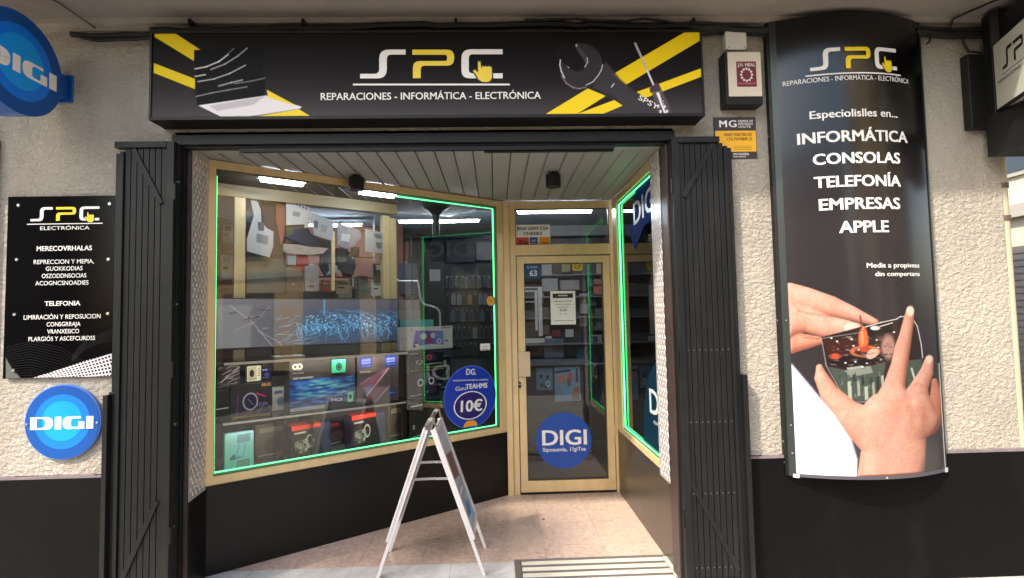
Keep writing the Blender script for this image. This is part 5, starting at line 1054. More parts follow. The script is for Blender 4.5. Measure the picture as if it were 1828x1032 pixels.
hang('hanging_pack', 'white sheet with a dark letter strip along its slanting top edge', 'pack', Z([(640, 300), (850, 385), (850, 520), (818, 525), (818, 500), (692, 505), (692, 350)]), -.64, PK, marks=[(Z([(670+i*22, 318+i*9), (682+i*22, 323+i*9), (682+i*22, 338+i*9), (670+i*22, 333+i*9)]), MD) for i in range(8)]+[(Z([(740, 410), (790, 418), (780, 450), (735, 440)]), MK)])
hang('hanging_bag', 'navy blue and olive cloth bag hanging in the middle of the upper window', 'bag', Z([(690, 502), (830, 500), (860, 560), (915, 590), (925, 640), (880, 660), (800, 630), (690, 590)]), -.68, NAVY, th=.05, marks=[(Z([(692, 506), (735, 504), (740, 560), (700, 585), (691, 580)]), OLIV)])
hang('hanging_pack', 'pale sheet with faint grey print hanging right of the lettered sheet', 'pack', Z([(864, 416), (1018, 480), (1006, 612), (880, 572)]), -.60, PKW, marks=[(Z([(880, 470), (910, 480), (905, 530), (885, 525)]), MD), (Z([(930, 500), (980, 515), (960, 560), (925, 550)]), MK)])
hang('hanging_pack', 'black strip pack under the pale slanting sheets', 'pack', Z([(680, 585), (820, 640), (1005, 665), (1000, 612), (900, 590)]), -.72, DG)
hang('hanging_pack', 'cream bow shaped pack below the navy bag', 'pack', Z([(672, 630), (760, 636), (840, 650), (980, 662), (940, 700), (860, 708), (700, 700), (672, 680)]), -.66, mat('cream_film', (176, 156, 140), .5, var=.15, vs=14))
hang('hanging_pack', 'mauve plastic film pack left of the terracotta wall area', 'pack', Z([(1040, 484), (1195, 540), (1208, 590), (1150, 655), (1090, 665), (1045, 640)]), -.62, PURC, marks=[(Z([(1070, 560), (1130, 570), (1120, 620), (1065, 610)]), PK)])
hang('hanging_pack', 'white printed sheet hanging next to the champagne post', 'pack', Z([(1230, 530), (1352, 556), (1354, 698), (1232, 688)]), -.60, PKW, marks=[(Z([(1290, 560), (1340, 570), (1340, 600), (1295, 590)]), MD), (Z([(1300, 620), (1345, 625), (1340, 670), (1310, 660)]), MD)])
hang('round_hat', 'dark round object hanging in front of the terracotta partition', 'hat', Z([(1040, 660), (1090, 655), (1135, 690), (1160, 740), (1168, 785), (1150, 850), (1100, 835), (1045, 800)]), -.70, DG, th=.05, marks=[(Z([(1140, 724), (1150, 726), (1149, 736), (1139, 734)]), PK)])
hang('round_hat', 'dark blue rounded pack left of the dark round object', 'pack', Z([(930, 690), (1000, 660), (1036, 680), (1036, 850), (960, 850), (925, 780)]), -.71, mat('blue_slate', (52, 58, 70), .6), th=.04, marks=[(Z([(980, 770), (1080, 785), (1060, 830), (1010, 830), (960, 852), (985, 810)]), PKW)])
hang('hanging_cloth', 'small red cloth hanging above the clear packs', 'cloth', Z([(768, 700), (838, 704), (845, 780), (835, 828), (750, 832), (705, 790), (762, 775)]), -.68, RED, th=.02)
hang('clear_pack', 'brownish clear blister pack behind the wide television', 'pack', Z([(690, 790), (805, 815), (810, 962), (692, 950)]), -.64, mat('brown_card', (92, 74, 66), .5, var=.2, vs=20), marks=[(Z([(735, 905), (745, 905), (745, 915), (735, 915)]), OR)])
hang('clear_pack', 'rounded grey clear blister pack behind the wide television', 'pack', Z([(818, 790), (870, 768), (912, 790), (915, 950), (900, 958), (820, 955)]), -.62, mat('grey_film', (150, 146, 140), .35, var=.15, vs=16), th=.03, marks=[(Z([(845, 915), (885, 918), (884, 930), (845, 928)]), MD)])
hang('hanging_pack', 'small pale tag beside the red cloth', 'pack', Z([(700, 715), (760, 715), (758, 780), (702, 775)]), -.66, PKW)
hang('counter_box', 'pale grey carton on the counter behind the television', 'box', Z([(1045, 925), (1140, 915), (1140, 1002), (1048, 1002)]), -1.1, mat('linen_card', (160, 152, 138), .6), th=.2)
hang('counter_box', 'grey green carton on the counter right of the pale one', 'box', Z([(1165, 935), (1250, 938), (1248, 1004), (1168, 1004)]), -1.2, mat('grey_green_card', (98, 98, 86), .6), th=.2)
hang('desk_rack', 'dark rack with white edges standing on the counter', 'rack', Z([(1144, 852), (1238, 856), (1236, 932), (1146, 926)]), -1.3, DG, th=.1, marks=[(Z([(1144, 852), (1150, 852), (1150, 925), (1144, 925)]), WLET), (Z([(1200, 850), (1206, 850), (1206, 920), (1200, 920)]), WLET), (Z([(1213, 854), (1219, 854), (1218, 930), (1212, 930)]), WLET)])
hang('counter', 'long grey green counter behind the wide television', 'counter', Z([(420, 905), (1040, 905), (1330, 930), (1360, 1004), (1360, 1400), (420, 1400)]), -1.35, mat('counter_front', (88, 92, 90), .5), th=.3)
# more small goods pegged behind: every one its own pack
r = random.Random(21); PC = [PK, PKW, DG, SLATE, mat('pack_brown', (92, 84, 70), .6), mat('pack_red', (128, 46, 40), .6), mat('pack_cream', (190, 172, 140), .6), mat('pack_teal', (60, 104, 108), .6), NAVY]
PN = ['pale', 'pale grey', 'dark grey', 'slate blue', 'brown', 'dark red', 'cream', 'teal', 'navy']; WL = ['low beside the left edge of the big window', 'high beside the left edge of the big window', 'just right of the left champagne post, above the television', 'on the slate panel above the television', 'left of the brownish clear pack', 'right of the rounded grey clear pack', 'below the two dark round objects', 'left of the thin white pole, low', 'between the thin white pole and the champagne post, high', 'between the thin white pole and the champagne post, low', 'beneath the navy bag', 'above right of the dark round object', 'right of the dark round object', 'at the top of the dark blue rounded pack', 'at the foot of the slate panel', 'just above the television by the clear packs']
for z in (2.36, 2.12, 1.93): tag(MB().box(FL, -.2, 1.46, z, z+.012, -.90, -.885, mat('rail_dark', (84, 84, 84), .4, metal=.5)).build('peg_rail'), '%s thin grey rail behind the hanging goods of the big window' % {2.36: 'highest', 2.12: 'middle', 1.93: 'lowest'}[z], 'rail')
for i, (x, y, w_, h_) in enumerate([(395, 455, 20, 42), (398, 400, 18, 34), (448, 480, 26, 30), (480, 490, 22, 34), (505, 470, 12, 48), (574, 500, 20, 22), (600, 500, 24, 24), (640, 492, 18, 26), (668, 470, 14, 34), (664, 500, 18, 28), (516, 430, 20, 16), (628, 440, 14, 18), (612, 478, 16, 16), (584, 440, 12, 14), (470, 505, 18, 18), (530, 506, 12, 14)]):
    k = i % 9; hang('wall_pack', '%s small pack %s' % (PN[k], WL[i]), 'pack', [(x, y), (x+w_, y+1), (x+w_, y+h_), (x, y+h_)], -.78-.02*(i % 4), PC[k], th=.03, marks=[([(x+3, y+3), (x+w_-3, y+3), (x+w_-3, y+h_*.35), (x+3, y+h_*.35)], PC[(k+1) % 9]), ([(x+3, y+h_*.5), (x+w_*.6, y+h_*.5), (x+w_*.6, y+h_*.62), (x+3, y+h_*.62)], MD)])
a = FL.px(*zA(1288, 700), -1.0); MB_ = MB().tube([FL.pt(a[0], z, -1.0) for z in (1.72, 2.2, 2.55)], .009, ALUP); tag(MB_.build('upright_pole'), 'thin white upright pole in front of the terracotta partition', 'pole')
a = FL.px(*zA(1012, 700), -.62); tag(MB().box(FL, a[0]-.012, a[0]+.014, 1.80, 2.30, -.64, -.62, BEIGE).build('upright_strip'), 'narrow champagne strip between the two dark rounded packs', 'strip')
# ---- right part of the big window: black pole mount, wall television, papers, cases
a = FL.px(778, 360, -.5)
t = thing('ceiling_mount', 'black funnel topped pole hanging from the display ceiling, in the right of the window', 'mount', at(FL, a[0], 2.05, -.5))
z1_ = FL.px(778, 420, -.5)[1]
MB().tube([FL.pt(a[0], 2.592, -.5), FL.pt(a[0], z1_, -.5)], .033, BLK, 20).build('pole', t, smooth=True)
cpts = []; m = MB(); n = 28
for (r, z) in ((.125, 2.592), (.12, 2.575), (.07, 2.55), (.036, 2.51)): cpts += [FL.pt(a[0]+r*math.cos(2*math.pi*i/n), z, -.5+r*math.sin(2*math.pi*i/n)) for i in range(n)]
m.add(cpts, [(k*n+i, k*n+(i+1) % n, (k+1)*n+(i+1) % n, (k+1)*n+i) for k in range(3) for i in range(n)], BLK); m.build('funnel', t, smooth=True)
FB = Frame((0, 4.62, 0), (1, 0, 0), (0, 0, 1), (0, -1, 0))
def bq(name, label, cat, x0, y0, x1, y1, mt, w=.02, th=.018, fr=FB, child='body'):
    a, b = fr.px(x0, y1, w), fr.px(x1, y0, w); t = thing(name, label, cat, at(fr, (a[0]+b[0])/2, a[1], w)); MB().box(fr, a[0], b[0], a[1], b[1], w-th, w, mt).build(child, t, bevel=.002); return t, (a[0], b[0], a[1], b[1])
bq('wall_television', 'dark wall television above the rows of phone cases', 'television', 797, 426, 848, 469, BLK, .10, .06)
bq('wall_box', 'pale grey box on the rear wall right of the dark wall television', 'box', 850, 432, 884, 464, PKW, .25, .2)
bq('ceiling_fan_unit', 'dark flat unit high on the rear wall left of the black pole', 'unit', 722, 405, 768, 424, DG, .5, .3)
bq('wall_paper', 'white sheet pinned on the dark rear column left of the phone cases', 'sheet', 767, 481, 786, 502, PAPER, .12, .004)
bq('dark_column', 'dark brown column in the shop behind the pinned white sheet', 'column', 745, 432, 793, 600, mat('column_brown', (66, 58, 52), .6), .10, .08)
bq('slate_panel', 'slate blue panel hanging under the long ceiling tube', 'panel', 795, 404, 878, 424, mat('slate_blue', (70, 76, 88), .6), .3, .02)
bq('wall_poster', 'red brown poster behind the right champagne post', 'poster', 711, 432, 728, 464, mat('poster_rust', (140, 72, 50), .6), .9, .01)
bq('wall_poster', 'pale torn poster below the red brown poster', 'poster', 711, 466, 727, 486, PKW, .9, .01)
bq('dark_cabinet', 'dark blue cabinet left of the bent white rail', 'cabinet', 712, 470, 745, 526, mat('cabinet_navy', (40, 44, 54), .5), 1.2, .3)
t = thing('bent_rail', 'bent white metal rail stepping down behind the white tablet box', 'rail', at(FL, 1.5, 1.3, -.9))
MB().tube([FL.pt(*FL.px(x, y, -.9), -.9) for x, y in rounded([(706, 498), (712, 502, 3), (746, 502, 3), (751, 536, 8), (757, 544, 5), (778, 549, 6), (785, 556, 5), (786, 590)], 4)], .010, ALUP, 10).build('rail_tube', t, smooth=True)
# hooks with phone cases: rows of single packs
CC = [mat('case_white', (150, 150, 148), .4), mat('case_grey', (104, 108, 110), .4), mat('case_blue', (92, 118, 130), .4), mat('case_orange', (176, 120, 70), .4), mat('case_black', (52, 52, 56), .4), mat('case_green', (80, 110, 96), .4)]
def case_proto(mt, kind):
    t = thing('phone_case_pack', 'x', 'phone case', (0, -50, 0))
    F0 = Frame((0, -50, 0), (1, 0, 0), (0, 0, 1), (0, -1, 0))
    if kind == 0: MB().box(F0, -.034, .034, 0, .15, 0, .014, mt).build('card', t, bevel=.003)
    else:
        m = MB(); o, i = rounded([(-.034, 0, .012), (.034, 0, .012), (.034, .14, .012), (-.034, .14, .012)]), rounded([(-.026, .01, .008), (.026, .01, .008), (.026, .13, .008), (-.026, .13, .008)])
        k = len(o); m.add([F0.pt(*p, .014) for p in o]+[F0.pt(*p, .014) for p in i], [(a, (a+1) % k, k+(a+1) % k, k+a) for a in range(k)], mt); m.add([F0.pt(*p, .0) for p in o]+[F0.pt(*p, .014) for p in o], [(a, (a+1) % k, k+(a+1) % k, k+a) for a in range(k)], mt); m.add([F0.pt(*p, .001) for p in i], [tuple(range(k))], CC[4]); m.build('card', t)
    MB().box(F0, -.012, .012, .15, .172, .004, .008, CC[0]).tube([F0.pt(0, .165, 0), F0.pt(0, .165, .05)], .003, STEEL, 6).build('hook', t)
    return t
def copy_tree(o, parent=None):
    c = o.copy(); COL.objects.link(c)
    if parent: c.parent = parent
    for ch in list(o.children): copy_tree(ch, c)
    return c
PROT = [(case_proto(CC[i], i % 2 if i != 3 else 0)) for i in range(6)]
rows = [(1.98, 'dark phone case packs in the top row on the shop rear wall', -.93, .08, 14, [4, 1, 5, 4, 1]), (1.735, 'pale phone case packs in the second row on the shop rear wall', -.99, .10, 15, [0, 1, 0, 2, 5, 0, 0, 1, 3, 4, 0]),
        (1.50, 'phone case packs in the third row on the shop rear wall', -.62, .10, 11, [2, 4, 2, 1, 1, 5]), (1.26, 'outlined phone case packs in the fourth row on the shop rear wall', -.60, .10, 10, [1, 1, 5, 1, 0]), (1.02, 'dark phone case packs in the lowest row on the shop rear wall', -.60, .10, 10, [4, 5, 4, 4, 5])]
used = set(); KN = ['white', 'grey', 'pale blue', 'orange', 'black', 'green']; ORD = ['first', 'second', 'third', 'fourth', 'fifth', 'sixth', 'seventh', 'eighth', 'ninth', 'tenth', 'eleventh', 'twelfth', 'thirteenth', 'fourteenth', 'fifteenth']
for (z, lab, xa, xb, n, cols), rn in zip(rows, ('top', 'second', 'third', 'fourth', 'lowest')):
    for i in range(n):
        k = cols[i % len(cols)]; p = PROT[k]
        o = p if k not in used else copy_tree(p)
        used.add(k); o.location = (xa+(xb-xa)*i/(n-1)+random.uniform(-.008, .008), 4.56, z+random.uniform(-.006, .006)); tag(o, '%s phone case pack, %s from left in the %s row' % (KN[k], ORD[i], rn), 'phone case', 'phone case packs on the shop rear wall')
        o.rotation_euler.z = random.uniform(-.12, .12)
# the lower rails on the wall under each row
m = MB()
for z in (2.15, 1.905, 1.66, 1.42, 1.18): m.box(FB, -1.02, 1.3, z, z+.012, .01, .03, mat('rail_dark', (84, 84, 84), .4, metal=.5))
t = thing('hook_rails', 'dark horizontal hook rails on the shop rear wall carrying phone cases', 'rail', (.1, 4.6, 1.1)); m.build('rails', t)
# ---- seen through the door
def bd(*a, **k): return bq(*a, **k)
FDB = Frame((0, 3.6, 0), (1, 0, 0), (0, 0, 1), (0, -1, 0))
bd('air_conditioner', 'long pale wall unit seen through the transom above the door', 'air conditioner', 924, 384, 1084, 422, PKW, .0, .25, fr=FDB)
bd('bunting_strip', 'dark strip of small pictures under the pale unit in the transom', 'strip', 984, 425, 1086, 438, mat('strip_dark', (70, 62, 62), .6, var=.5, vs=14), .02, .02, fr=FDB)
for i, (x0, y0, x1, y1, mt, lab) in enumerate([
    (968, 472, 985, 496, PKW, 'pale grey pack behind the door glass, right of the navy sticker'), (1004, 470, 1018, 486, mat('pack_lime', (140, 144, 100), .5), 'lime pack hanging left of the yellow sticker behind the door'), (968, 497, 996, 520, PKW, 'pale carton on the upper shelf behind the door, above the notice'),
    (1000, 500, 1034, 518, PKW, 'pale wide carton on the upper shelf behind the door, right of the notice'), (1060, 498, 1076, 508, mat('pack_pink', (170, 130, 112), .5), 'pink upper pack at the right edge behind the door glass'), (1060, 510, 1076, 526, mat('pack_coral', (176, 110, 90), .5), 'coral lower pack at the right edge behind the door glass'),
    (1036, 524, 1050, 560, PKW, 'pale hanging pack right of the notice, upper'), (1034, 564, 1048, 582, PKW, 'pale hanging pack right of the notice, lower'), (1064, 550, 1076, 590, mat('pack_slate', (92, 98, 102), .5), 'slate hanging pack at the right behind the door'), (1058, 598, 1074, 616, PKW, 'pale small carton on the lower right shelf behind the door'),
    (960, 548, 980, 598, mat('pack_brown', (92, 84, 70), .6), 'brown carton left of the notice behind the door'), (972, 604, 1006, 640, mat('pack_bluegrey', (96, 102, 116), .5), 'blue grey carton under the notice behind the door')]):
    bd('wall_pack', lab, 'pack', x0, y0, x1, y1, mt, .1+.02*(i % 3), .05, fr=FDB)
t = thing('goods_wall', 'dark shelving wall of the shop directly behind the door', 'shelf', (.7, 3.7, 0))
MB().box(FDB, .0, 1.5, 0, 2.4, -.2, .0, mat('shelving_dark', (84, 82, 82), .6, var=.2, vs=5)).build('back_panel', t)
for z in (2.05, 1.78, 1.52, 1.2, .95): MB().box(FDB, .0, 1.5, z, z+.015, .0, .2, mat('shelf_grey', (120, 120, 120), .5)).build('shelf', t)
FDM = Frame((0, 2.6, 0), (1, 0, 0), (0, 0, 1), (0, -1, 0))
for i, (x, y, w_, h_) in enumerate([(1034, 498, 14, 20), (1048, 486, 10, 26), (1052, 520, 12, 26), (1040, 590, 10, 22), (1052, 560, 11, 30), (1010, 588, 14, 14), (985, 590, 16, 12), (962, 520, 8, 22), (1066, 470, 9, 22), (940, 620, 20, 9), (1030, 620, 18, 20), (1052, 600, 14, 12), (1060, 640, 14, 30), (1046, 660, 12, 26), (975, 600, 10, 30)]):
    k = (i*5+2) % 9; bd('wall_pack', '%s small pack on shelving behind the door, %s' % (PN[k], ['right of the notice', 'near the right door stile', 'near the right door stile, lower', 'low right', 'at mid height right', 'under the notice', 'under the notice, left', 'beside the white rack', 'top right corner', 'beside the door pull', 'lower middle', 'beside the small carton', 'right of the posters', 'just right of the posters', 'above the posters'][i]), 'pack', x, y, x+w_, y+h_, PC[k], .08+.02*(i % 3), .05, fr=FDB)
t = thing('white_rack', 'white framed rack with shelf edges at the left behind the door glass', 'rack', at(FDM, .25, .9, 0))
for (x0, y0, x1, y1) in ((930, 512, 968, 514.5), (930, 518, 956, 521), (930, 538, 956, 540), (956, 518, 959, 590), (962, 514, 967, 600), (930, 604, 972, 613)):
    a, b = FDM.px(x0, y1, 0), FDM.px(x1, y0, 0); MB().box(FDM, a[0], b[0], a[1], b[1], -.02, 0, ALUP).build('rail', t)
a, b = FDM.px(930, 600, -.1), FDM.px(958, 575, -.1); MB().box(FDM, a[0]-.1, b[0], a[1], b[1], -.15, -.1, GB).build('drawer', t)
t = thing('service_counter', 'dark counter with posters on its front, seen through the lower door glass', 'counter', (.6, 2.9, 0))
FCT = Frame((0, 2.7, 0), (1, 0, 0), (0, 0, 1), (0, -1, 0))
a, b = FCT.px(940, 700, 0), FCT.px(1040, 640, 0)
MB().box(FCT, .22, 1.02, 0, 1.02, -.45, 0, mat('counter_brown', (58, 50, 48), .5, var=.1, vs=4)).build('front', t)
MB().box(FCT, .20, 1.04, 1.02, 1.05, -.47, .02, mat('counter_top', (110, 112, 116), .3)).build('top', t)
def poster(name, label, x0, y0, x1, y1, fn, bg):
    a, b = FCT.px(x0, y1, .008), FCT.px(x1, y0, .008); t = thing(name, label, 'poster', at(FCT, (a[0]+b[0])/2, a[1], .008)); MB().box(FCT, a[0], b[0], a[1], b[1], .002, .007, PAPER).build('sheet', t); picture('printed_front', FCT, (a[0], b[0], a[1], b[1]), .0078, 60, 70, fn, bg, t, m=PAPERART, local=True)
def pa(c): c.C[:] = (98, 112, 134); [c.poly([(x, y), (x+18, y-2), (x+19, y+16), (x+1, y+17)], (50, 58, 72)) for x, y in ((20, 30), (60, 34), (24, 70), (48, 76))]; c.ring(70, 72, 10, 12, 2, (190, 200, 215))
poster('counter_poster', 'small blue grey poster on the counter front behind the door', 958, 657, 986, 697, pa, (98, 112, 134))
def pb_(c): c.C[:] = (104, 128, 150); c.ell(28, 34, 18, 12, (170, 112, 90)); c.ell(62, 30, 12, 16, (150, 90, 86)); c.poly([(50, 34), (62, 34), (62, 56), (50, 56)], (90, 80, 92)); c.poly([(84, 4), (92, 4), (94, 44), (82, 44)], (70, 66, 92)); c.poly([(72, 60), (96, 58), (96, 74), (74, 76)], (150, 96, 70)); c.poly([(66, 80), (96, 78), (96, 96), (66, 97)], (130, 92, 78)); c.line(4, 14, 60, 10, 3, (40, 44, 60))
poster('counter_poster', 'larger pale blue poster with food pictures on the counter front behind the door', 991, 655, 1035, 717, pb_, (104, 128, 150))
# ---- behind the narrow right window
tube_light('short light tube added to brighten the inside of the narrow right window', Frame((1.5, 0, 0), (0, 1, 0), (0, 0, 1), (1, 0, 0)), (.45, 2.6), (1.4, 2.6), 0, .03)  # extra lamp added to brighten this side display
tube_light('ceiling tube added to brighten the door interior, behind the transom', Frame((0, 2.3, 0), (1, 0, 0), (0, 0, 1), (0, -1, 0)), (.25, 2.62), (1.0, 2.62), 0, .03)  # extra lamp added to brighten what shows through the door
rs = thing('side_display', 'pale grey display boards and shelves behind the narrow right window', 'display stand', (1.6, 1.0, .5))
MB().box(G, 1.17, 2.75, .26, .30, 0, 2.69, IW).box(G, 1.20, 2.3, 1.60, 1.66, .3, 2.6, mat('side_board_grey', (160, 156, 150), .6)).build('board', rs)
MB().box(G, 1.95, 2.0, .30, 1.6, .3, 2.6, mat('side_board_dark', (104, 104, 104), .5)).build('rear_board', rs)
for z in (1.25, 1.75): MB().box(G, 1.2, 1.94, .31, 1.59, z, z+.012, SHELFG).build('shelf', rs)
MB().box(G, 1.17, 1.95, .305, 1.59, .45, .56, GB).build('plinth', rs)
for i, (y, z, mt, lab) in enumerate([(1.28, 1.765, PKW, 'pale carton on the upper shelf behind the narrow right window'), (1.05, 1.765, RED, 'red carton on the upper shelf behind the narrow right window'), (1.3, 1.265, CK, 'black carton on the lower shelf behind the narrow right window'), (1.0, 1.265, PKW, 'pale carton on the lower shelf behind the narrow right window'), (1.25, .562, PKW, 'pale carton on the floor of the narrow right window'), (.8, 1.765, PC[6], 'cream carton on the upper shelf behind the narrow right window'), (.8, 1.265, PC[7], 'teal carton on the lower shelf behind the narrow right window'), (1.45, 1.265, PC[5], 'dark red carton on the lower shelf behind the narrow right window'), (1.0, .562, PC[4], 'brown carton on the floor of the narrow right window'), (1.5, 1.765, PC[3], 'slate blue carton on the upper shelf behind the narrow right window')]):
    t = thing('side_carton', lab, 'box', (1.45, y, z)); MB().box(G, 1.38, 1.56, y-.09, y+.09, z, z+.2, mt).build('carton', t, bevel=.002)
# ================================================================== THINGS IN FRONT OF THE SHOP
# --- sandwich board
t = thing('sandwich_board', 'folding aluminium sandwich board standing open on the porch floor', 'sandwich board', (-.41, .38, 0))
ya, yb = .19, .585; AX, AZ = -.415, .885
RAILM = mat('pale_frame_metal', (222, 218, 220), .32, metal=.35, var=.04, vs=20)
sides = {}
for sg, xf in ((-1, -.742), (1, -.088)):
    top = np.array([AX+sg*.022, 0, AZ-.010]); bot = np.array([xf, 0, 0.]); d = bot-top; L_ = np.linalg.norm(d); d /= L_; nrm = np.array([d[2], 0, -d[0]]); nrm = nrm if nrm[0]*sg > 0 else -nrm
    fr_ = Frame(top, np.array([0, 1., 0]), -d, nrm); sides[sg] = (fr_, L_)
    for y in (ya, yb):
        s = 1 if y == ya else -1
        MB().box(fr_, min(y, y+s*.020), max(y, y+s*.020), -L_+.003, -.0, -.016, .004, RAILM).build('leg', t, bevel=.002)
    Hh_ = .70
    fm = MB()
    fm.box(fr_, ya-.004, ya+.030, -Hh_, .004, .004, .018, RAILM).box(fr_, yb-.030, yb+.004, -Hh_, .004, .004, .018, RAILM).box(fr_, ya+.030, yb-.030, -Hh_, -Hh_+.034, .004, .018, RAILM).box(fr_, ya+.030, yb-.030, -.03, .004, .004, .018, RAILM)
    fm.build('poster_frame', t, bevel=.002)
    MB().box(fr_, ya+.03, yb-.03, -Hh_+.03, -.03, -.004, .006, mat('board_backing', (198, 196, 198), .5)).build('backing', t)
    def po(c):
        c.C[:] = (190, 182, 190); k = (c.Y/100)[..., None]; c.C = c.C*(1-k)+np.array([150, 184, 214.])*k
        c.poly([(0, 0), (100, 0), (100, 16), (0, 22)], (190, 184, 200)); c.poly([(10, 24), (90, 30), (85, 56), (16, 50)], (116, 84, 88)); c.poly([(0, 60), (100, 56), (100, 74), (0, 78)], (150, 156, 170)); c.ell(50, 86, 30, 8, (60, 110, 160), .8, 5); c.line(10, 12, 80, 10, 1.5, (200, 200, 215)); c.line(10, 66, 70, 66, 1.2, (230, 230, 235)); c.line(10, 94, 60, 94, 1.2, (200, 210, 220))
    picture('poster', fr_, (ya+.03, yb-.03, -Hh_+.034, -.03), .0075, 50, 110, po, (90, 80, 90), t, m=PRINT, local=True)
HG = mat('hinge_metal', (150, 140, 128), .3, metal=.9)
for y in (ya+.05, yb-.03):
    m = MB(); m.tube([(AX-.035, y, AZ-.005), (AX-.01, y, AZ+.045), (AX+.02, y, AZ+.05), (AX+.035, y, AZ)], .006, HG, 8)
    m.bar((AX-.03, y+.012, AZ-.01), (AX+.025, y+.012, AZ+.055), .018, .006, HG); m.disc(Frame((0, y-.008, 0), (1, 0, 0), (0, 0, 1), (0, -1, 0)), AX+.004, AZ+.048, .012, 0, .006, STEEL, 14); m.build('hinge', t)
for z in (.585, .475):
    k = (AZ-z)/AZ; xl, xr = AX-.022-k*(.30), AX+.022+k*(.30)
    for (y, nm) in ((yb-.03, 'stay'),):
        m = MB(); m.bar((xl, y, z), (AX, y, z+.003), .016, .005, RAILM, side=(0, 0, 1)).bar((AX, y-.005, z+.003), (xr, y-.005, z), .016, .005, RAILM, side=(0, 0, 1)); m.disc(Frame((0, y-.009, 0), (1, 0, 0), (0, 0, 1), (0, -1, 0)), AX, z+.003, .007, 0, .004, STEEL, 12); m.build('stay', t)
# --- metal edged door mat
t = thing('door_mat', 'threshold mat of pale and grey metal strips at the porch edge', 'door mat', (.57, .2, 0))
GM = mat('mat_grey_metal', (134, 124, 122), .4, metal=.5, var=.08, vs=20, stretch=(.2, 1, 1)); PM = mat('mat_pale_strip', (216, 212, 196), .35, metal=.1, var=.10, vs=8, stretch=(.3, 1, 1))
MB().box(G, .092, 1.078, .345, .368, .002, .012, GM).box(G, .092, .130, -.28, .345, .002, .012, GM).box(G, 1.035, 1.078, -.28, .345, .002, .012, PM).build('frame', t, bevel=.002)
m = MB(); y = .340
while y > -.27:
    MB().box(G, .135, 1.030, y-.048, y, .001, .010, PM).build('pale_strip', t, bevel=.002); MB().box(G, .135, 1.030, y-.075, y-.051, .001, .011, GM).build('grey_strip', t, bevel=.002); y -= .078
MB().box(G, .09, 1.08, -.29, .365, -.16, .0, GM).build('tray', t)
# small marks on the porch floor
m = MB(); r = random.Random(3)
for (x, y) in ((FA, FA),): pass
for (px_, py_, rr) in ((970, 927, .014), (898, 931, .006), (782, 962, .009)):
    d = ray(px_, py_); k = -CN[2]/d[2]; p = CN+k*d
    q = [(p[0]+rr*math.cos(a)*r.uniform(.7, 1.2), p[1]+rr*math.sin(a)*r.uniform(.7, 1.3)) for a in np.linspace(0, 2*math.pi, 9)[:-1]]
    tag(MB().prism(G, q, .0, .0014, mat('gum_mark', (92, 72, 56), .8)).build('gum_mark'), {970: 'brown flattened gum mark on the pink porch floor in front of the door', 898: 'tiny brown speck on the pink porch floor near the door', 782: 'small dark speck on the pink floor under the sandwich board'}[px_], 'mark')
# --- cables along the top of the wall
def cable(name, label, pts, r, cat='cable', n=24, wob=.006, seed=0, mt=None):
    rr = random.Random(seed); P = [np.array(p, float) for p in pts]; out = []
    for a, b in zip(P, P[1:]):
        k = max(2, int(np.linalg.norm(b-a)/.09))
        for i in range(k): out.append(a+(b-a)*i/k+np.array([0, rr.uniform(-wob, wob)*.5, rr.uniform(-wob, wob)]))
    out.append(P[-1]); return tag(MB().tube(out, r, mt or CABLE, 8).build(name, smooth=True), label, cat)
cable('cable', 'thick black cable along the wall top between the round light sign and the long sign', [(-2.42, -.028, 3.228), (-2.2, -.03, 3.222), (-1.93, -.03, 3.232)], .017, seed=1)
cable('cable', 'thinner black cable sagging under the thick one at the upper left', [(-2.36, -.045, 3.198), (-2.15, -.05, 3.186), (-1.95, -.045, 3.205)], .009, seed=2, wob=.012)
cable('cable', 'black cable bundle running along the ceiling edge above the long sign', [(-1.95, -.055, 3.235), (-1.2, -.06, 3.245), (-.3, -.06, 3.262), (.6, -.06, 3.262), (1.25, -.055, 3.25), (1.66, -.05, 3.235)], .022, seed=3, wob=.008)
cable('cable', 'second thin black cable above the right end of the long sign', [(.2, -.09, 3.285), (.9, -.09, 3.275), (1.3, -.07, 3.262), (1.66, -.05, 3.252)], .008, seed=4, wob=.01)
cable('cable', 'thin black cable under the bundle between the long sign and the curved sign', [(1.22, -.02, 3.215), (1.40, -.03, 3.222), (1.66, -.03, 3.212)], .008, seed=5)
cable('cable', 'heavy black cable along the wall top right of the curved sign', [(2.58, -.03, 3.235), (2.8, -.03, 3.212), (3.0, -.03, 3.215)], .026, seed=6, wob=.004)
cable('cable', 'thin black cable above the heavy one right of the curved sign', [(2.56, -.05, 3.262), (2.8, -.045, 3.244), (3.02, -.05, 3.246)], .008, seed=7)
loop = [(2.86, -.04, 3.19), (2.865, -.05, 3.14), (2.89, -.05, 3.10), (2.93, -.05, 3.095), (2.97, -.05, 3.09)]
cable('cable', 'short looped black cable hanging beside the black housing at the upper right', loop, .007, seed=8, wob=.002)
cable('cable', 'short cut cable end hanging at the upper right corner of the curved sign', [(2.64, -.04, 3.225), (2.655, -.05, 3.19), (2.65, -.05, 3.165), (2.635, -.045, 3.15)], .006, seed=9, wob=.002)
cable('cable', 'thin wire crossing the soffit at the upper right', [(2.79, -.03, 3.25), (2.80, -.06, 3.30), (2.86, -.10, 3.318), (2.95, -.28, 3.318), (2.98, -.6, 3.318)], .006, seed=10, wob=.002)
cable('cable', 'wire leading up from the right end of the long sign to the soffit', [(1.24, -.05, 3.20), (1.25, -.055, 3.27), (1.29, -.045, 3.285)], .005, seed=12, wob=.002)
cable('cable', 'thin wire crossing the soffit above the round light sign', [(-2.3, -.01, 3.28), (-2.36, -.2, 3.318), (-2.52, -.55, 3.318)], .004, seed=11, wob=.001, mt=mat('grey_wire', (70, 66, 64), .7))
